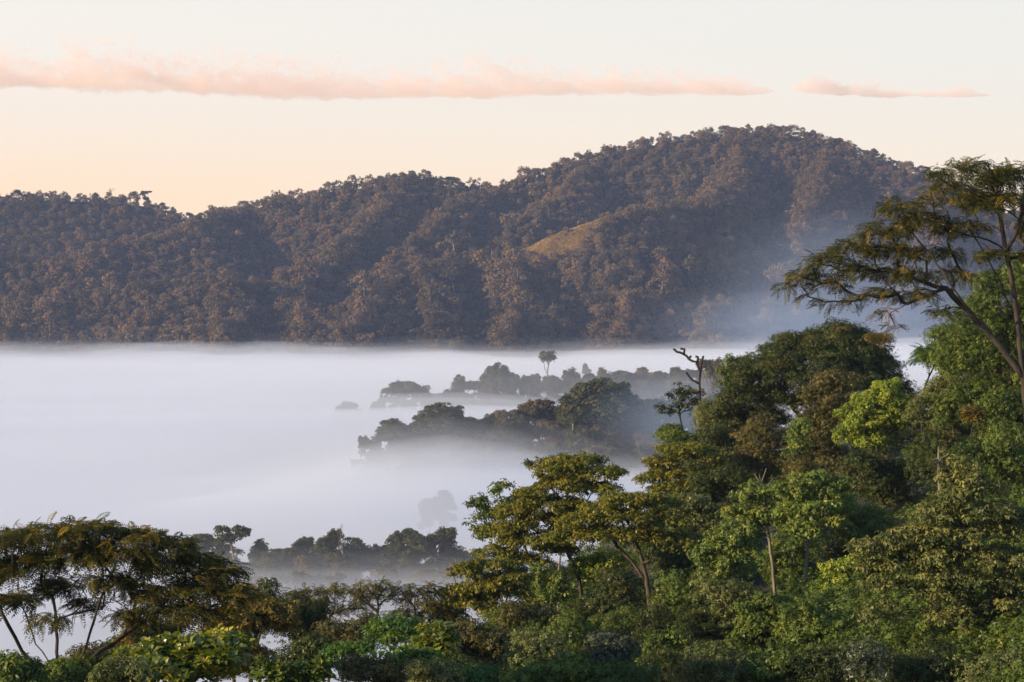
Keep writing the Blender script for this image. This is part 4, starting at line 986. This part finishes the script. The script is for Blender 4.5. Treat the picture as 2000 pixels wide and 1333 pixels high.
bush('yellow_green_shrub', 'yellow green airy shrub between the pale trunks and the tiered tree', 140, 1640, 1135, 52, 48, 'lime', 'lime', density=.7, masses=8)
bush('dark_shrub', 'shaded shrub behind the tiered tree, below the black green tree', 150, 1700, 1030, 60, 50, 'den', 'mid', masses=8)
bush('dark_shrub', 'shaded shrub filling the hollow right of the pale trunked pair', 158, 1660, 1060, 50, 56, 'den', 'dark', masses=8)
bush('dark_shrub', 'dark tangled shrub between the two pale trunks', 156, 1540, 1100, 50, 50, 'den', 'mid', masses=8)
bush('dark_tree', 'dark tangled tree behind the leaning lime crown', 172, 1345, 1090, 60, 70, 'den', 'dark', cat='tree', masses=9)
bush('green_shrub', 'vine covered mound right of the pale forked trunk', 142, 1330, 1180, 54, 60, 'den', 'mid', masses=9)
bush('green_shrub', 'tall leafy mound below the leaning lime crown', 132, 1410, 1200, 56, 70, 'den', 'olive', masses=10)
bush('green_shrub', 'leafy mound at the foot of the left pale trunk', 126, 1490, 1225, 62, 62, 'lime', 'mid', masses=10)
bush('green_shrub', 'low leafy mound at the foot of the right pale trunk', 124, 1580, 1240, 56, 52, 'den', 'mid', masses=9)
bush('lime_shrub', 'lime green shrub glowing behind the dark curved trunk', 166, 1170, 1110, 56, 40, 'lime', 'lime', density=.8)
bush('lime_shrub', 'yellow green shrub left of the dark curved trunk', 160, 1070, 1150, 46, 44, 'lime', 'soft', density=.9)
bush('dark_shrub', 'dark shrub between the two layered olive trunks', 150, 1205, 1170, 52, 54, 'den', 'dark', masses=8)
bush('brown_shrub', 'brownish shrub under the lowest layered olive tree', 142, 1030, 1215, 60, 50, 'den', 'brown', masses=8)
bush('olive_bush', 'olive dark bush at the foot of the outer left edge of the slope', 128, 945, 1265, 66, 56, 'den', 'brown', masses=9)
bush('green_shrub', 'bright leafy shrub at the foot of the dark curved trunk', 128, 1125, 1262, 46, 46, 'lime', 'mid', masses=8)
bush('silver_vine_mound', 'silvery grey vine draped mound left of the pale forked trunk foot', 122, 1205, 1282, 44, 52, 'den', 'silver', masses=8)
bush('green_shrub', 'fresh green shrub right of the pale forked trunk foot', 118, 1310, 1280, 52, 54, 'lime', 'mid', masses=8)
bush('olive_bush', 'small olive bush between the lowest layered tree and bright leafy shrub', 120, 1040, 1290, 56, 44, 'den', 'olive', masses=8)
bush('green_shrub', 'little bright green shrub on the bottom edge below the olive dark bush', 104, 925, 1328, 36, 18, 'lime', 'fresh')
bush('dark_shrub', 'dark shrub on the bottom edge, below the small olive bush', 104, 1070, 1325, 66, 26, 'den', 'mid', masses=7)
bush('dark_shrub', 'dark shrub on the bottom edge, below the silvery vine mound', 104, 1210, 1328, 66, 24, 'den', 'mid', masses=7)
bush('olive_bush', 'vine hung bush on the bottom edge below the tall leafy mound', 106, 1395, 1308, 56, 44, 'den', 'olive', masses=8)
bush('green_shrub', 'yellow tinted shrub on the bottom edge below the left pale trunk', 106, 1500, 1312, 54, 38, 'lime', 'mid', masses=8)
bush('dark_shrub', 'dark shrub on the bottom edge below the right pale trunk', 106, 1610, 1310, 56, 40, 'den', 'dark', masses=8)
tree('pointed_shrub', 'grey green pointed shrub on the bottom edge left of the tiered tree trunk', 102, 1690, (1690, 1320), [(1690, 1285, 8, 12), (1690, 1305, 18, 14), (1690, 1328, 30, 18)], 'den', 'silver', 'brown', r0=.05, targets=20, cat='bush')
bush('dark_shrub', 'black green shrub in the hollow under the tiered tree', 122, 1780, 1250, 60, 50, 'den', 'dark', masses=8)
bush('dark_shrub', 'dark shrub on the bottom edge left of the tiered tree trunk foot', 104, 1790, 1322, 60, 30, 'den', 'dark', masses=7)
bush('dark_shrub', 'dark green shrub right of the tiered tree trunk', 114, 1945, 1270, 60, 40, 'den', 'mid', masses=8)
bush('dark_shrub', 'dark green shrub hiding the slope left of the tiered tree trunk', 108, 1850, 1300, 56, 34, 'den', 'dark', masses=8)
bush('olive_bush', 'pale leaved bush in the bottom right corner', 102, 1960, 1318, 60, 30, 'den', 'olive', masses=7)

# trees packed behind and between: a few grown ones, then copies along the slope
def filler_proto(style, leaf, seed, kind):
    r = np.random.RandomState(seed); st = dict(STYLE[style]); rc = st['rc']
    if kind == 0: L = [((0, 0, 6.2), (2.6, 2.6, 2.6))] + [((r.uniform(-2, 2), r.uniform(-2, 2), r.uniform(1.2, 7.5)), (1.5, 1.5, 1.3)) for _ in range(9)]
    elif kind == 1: L = [((r.uniform(-2.2, 2.2), r.uniform(-2.2, 2.2), r.uniform(1, 8)), (1.7, 1.7, 1.2)) for _ in range(12)]
    else: L = [((r.uniform(-1.6, 1.6), r.uniform(-1.6, 1.6), z), (1.8, 1.8, .8)) for z in np.linspace(1.5, 8.6, 10)]
    c = lobe_clumps(r, L, rc, k=2.4)
    q, hue, tip = foliage(r, c, r.uniform(.65, 1.3, len(c)) * rc, st)
    pos, par, flow = grow(trunk_path((0, 0, -1), (0, 0, 6), r, .05, 10), c[r.permutation(len(c))[:50]], r, start=.4)
    return mesh_quads('crown', q, LEAF[leaf], {'hue': hue, 'tip': tip}), limbs_mesh('trunk', pos, par, flow, 10, .16, .016, BARK['dark'])
PROTO = [filler_proto('den', 'dark', 1, 0), filler_proto('den', 'mid', 2, 1), filler_proto('den', 'brown', 3, 0), filler_proto('lime', 'mid', 4, 1), filler_proto('den', 'olive', 5, 1), filler_proto('lay', 'gold', 6, 2), filler_proto('den', 'dark', 7, 2), filler_proto('den', 'mid', 8, 0)]
SKYLINE = [(840, 1180), (900, 1110), (960, 1020), (1040, 950), (1100, 930), (1200, 925), (1280, 910), (1330, 860), (1400, 820), (1450, 790), (1500, 800), (1580, 850), (1660, 830), (1740, 800), (1790, 780), (1820, 740), (1860, 660), (1900, 600), (1960, 560), (2100, 530)]
rng = np.random.RandomState(5)
for d, off, u0, u1, st_, kinds, lab in [
    (252, 34, 1290, 2090, 40, (0, 2, 6, 0), 'shaded leafy tree in the farthest row behind the crest of the right slope'),
    (222, 95, 1200, 2090, 44, (0, 2, 6, 0, 1), 'dark leafy tree packed below the crest, behind the lime and brownish crowns'),
    (190, 175, 1040, 2090, 50, (0, 2, 6, 0), 'deep shaded tree in the middle of the right slope, seen between larger crowns'),
    (170, 245, 900, 2090, 52, (0, 1, 6, 7, 2), 'dim understorey tree behind the pale trunks and the layered olive trees'),
    (136, 1175, 930, 2080, 58, (1, 7, 3, 4, 0), 'leafy understorey tree among the trunk feet of the right slope'),
    (116, 1262, 880, 2080, 62, (1, 3, 4, 0, 7), 'leafy low tree in the front thicket along the bottom of the right slope')]:
    u = u0
    while u < u1:
        dd = d + rng.uniform(-7, 7)
        sky_y = np.interp(u, [a_[0] for a_ in SKYLINE], [a_[1] for a_ in SKYLINE])
        top = (sky_y + off if off < 1000 else max(off, sky_y + 120)) + rng.uniform(-12, 34)
        p = P(u, top, dd); gz = float(ground_height(p[:1], p[1:2])[0]); h = p[2] - gz
        u += st_ * rng.uniform(.7, 1.3)
        if h < 1.8 or (off > 1000 and 1650 < u - .5 * st_ < 1880): continue
        w = np.clip(.62 * h, 3.0, 7.5) * rng.uniform(.9, 1.2)
        cm, tm = PROTO[kinds[rng.randint(len(kinds))]]
        e = link(bpy.data.objects.new('understorey_tree', None)); e.location = (p[0], p[1], gz); e.rotation_euler = (0, 0, rng.uniform(0, 6.28)); e.scale = (w / 6.4, w / 6.4, h / 9.2)
        tag(e, lab, 'tree', 'understorey of the right slope')
        link(bpy.data.objects.new('crown', cm), e); link(bpy.data.objects.new('trunk', tm), e)

# undergrowth over the near slope
rng = np.random.RandomState(77)
n = 4200
uy = rng.uniform(76, 285, n); uu = rng.uniform(-250, 2350, n); ux = (uu - 1000) / FPX * uy
s = np.arange(n) < 1100; uy[s] = rng.uniform(88, 150, 1100); ux[s] = (rng.uniform(1560, 2080, 1100) - 1000) / FPX * uy[s]
uz = ground_height(ux, uy); s = uz > 62
ux, uy, uz = ux[s], uy[s], uz[s]; n = len(ux)
rr = rng.uniform(.9, 2.0, n)
C, R_ = [], []
for x, y, z, r_ in zip(ux, uy, uz, rr):
    k = 7; v = norm(rng.normal(0, 1, (k, 3))); v[:, 2] = np.abs(v[:, 2]) * .9
    C.append(np.array([x, y, z + .2]) + v * r_ * rng.uniform(.5, 1, (k, 1))); R_.append(np.full(k, .55 * r_ ** .5))
q, hue, tip = foliage(rng, np.concatenate(C), np.concatenate(R_), dict(leaf='tuft', size=.26, per=9, flat=.8, up=.4, upper=.7, tipclumps=.08))
tag(link(bpy.data.objects.new('undergrowth', mesh_quads('undergrowth', q, LEAF['mid'], {'hue': hue * .8, 'tip': tip}))), 'tangled dark undergrowth covering the near slope', 'undergrowth', kind='stuff')
print('foreground quads', COUNT[0], 'undergrowth', len(q))
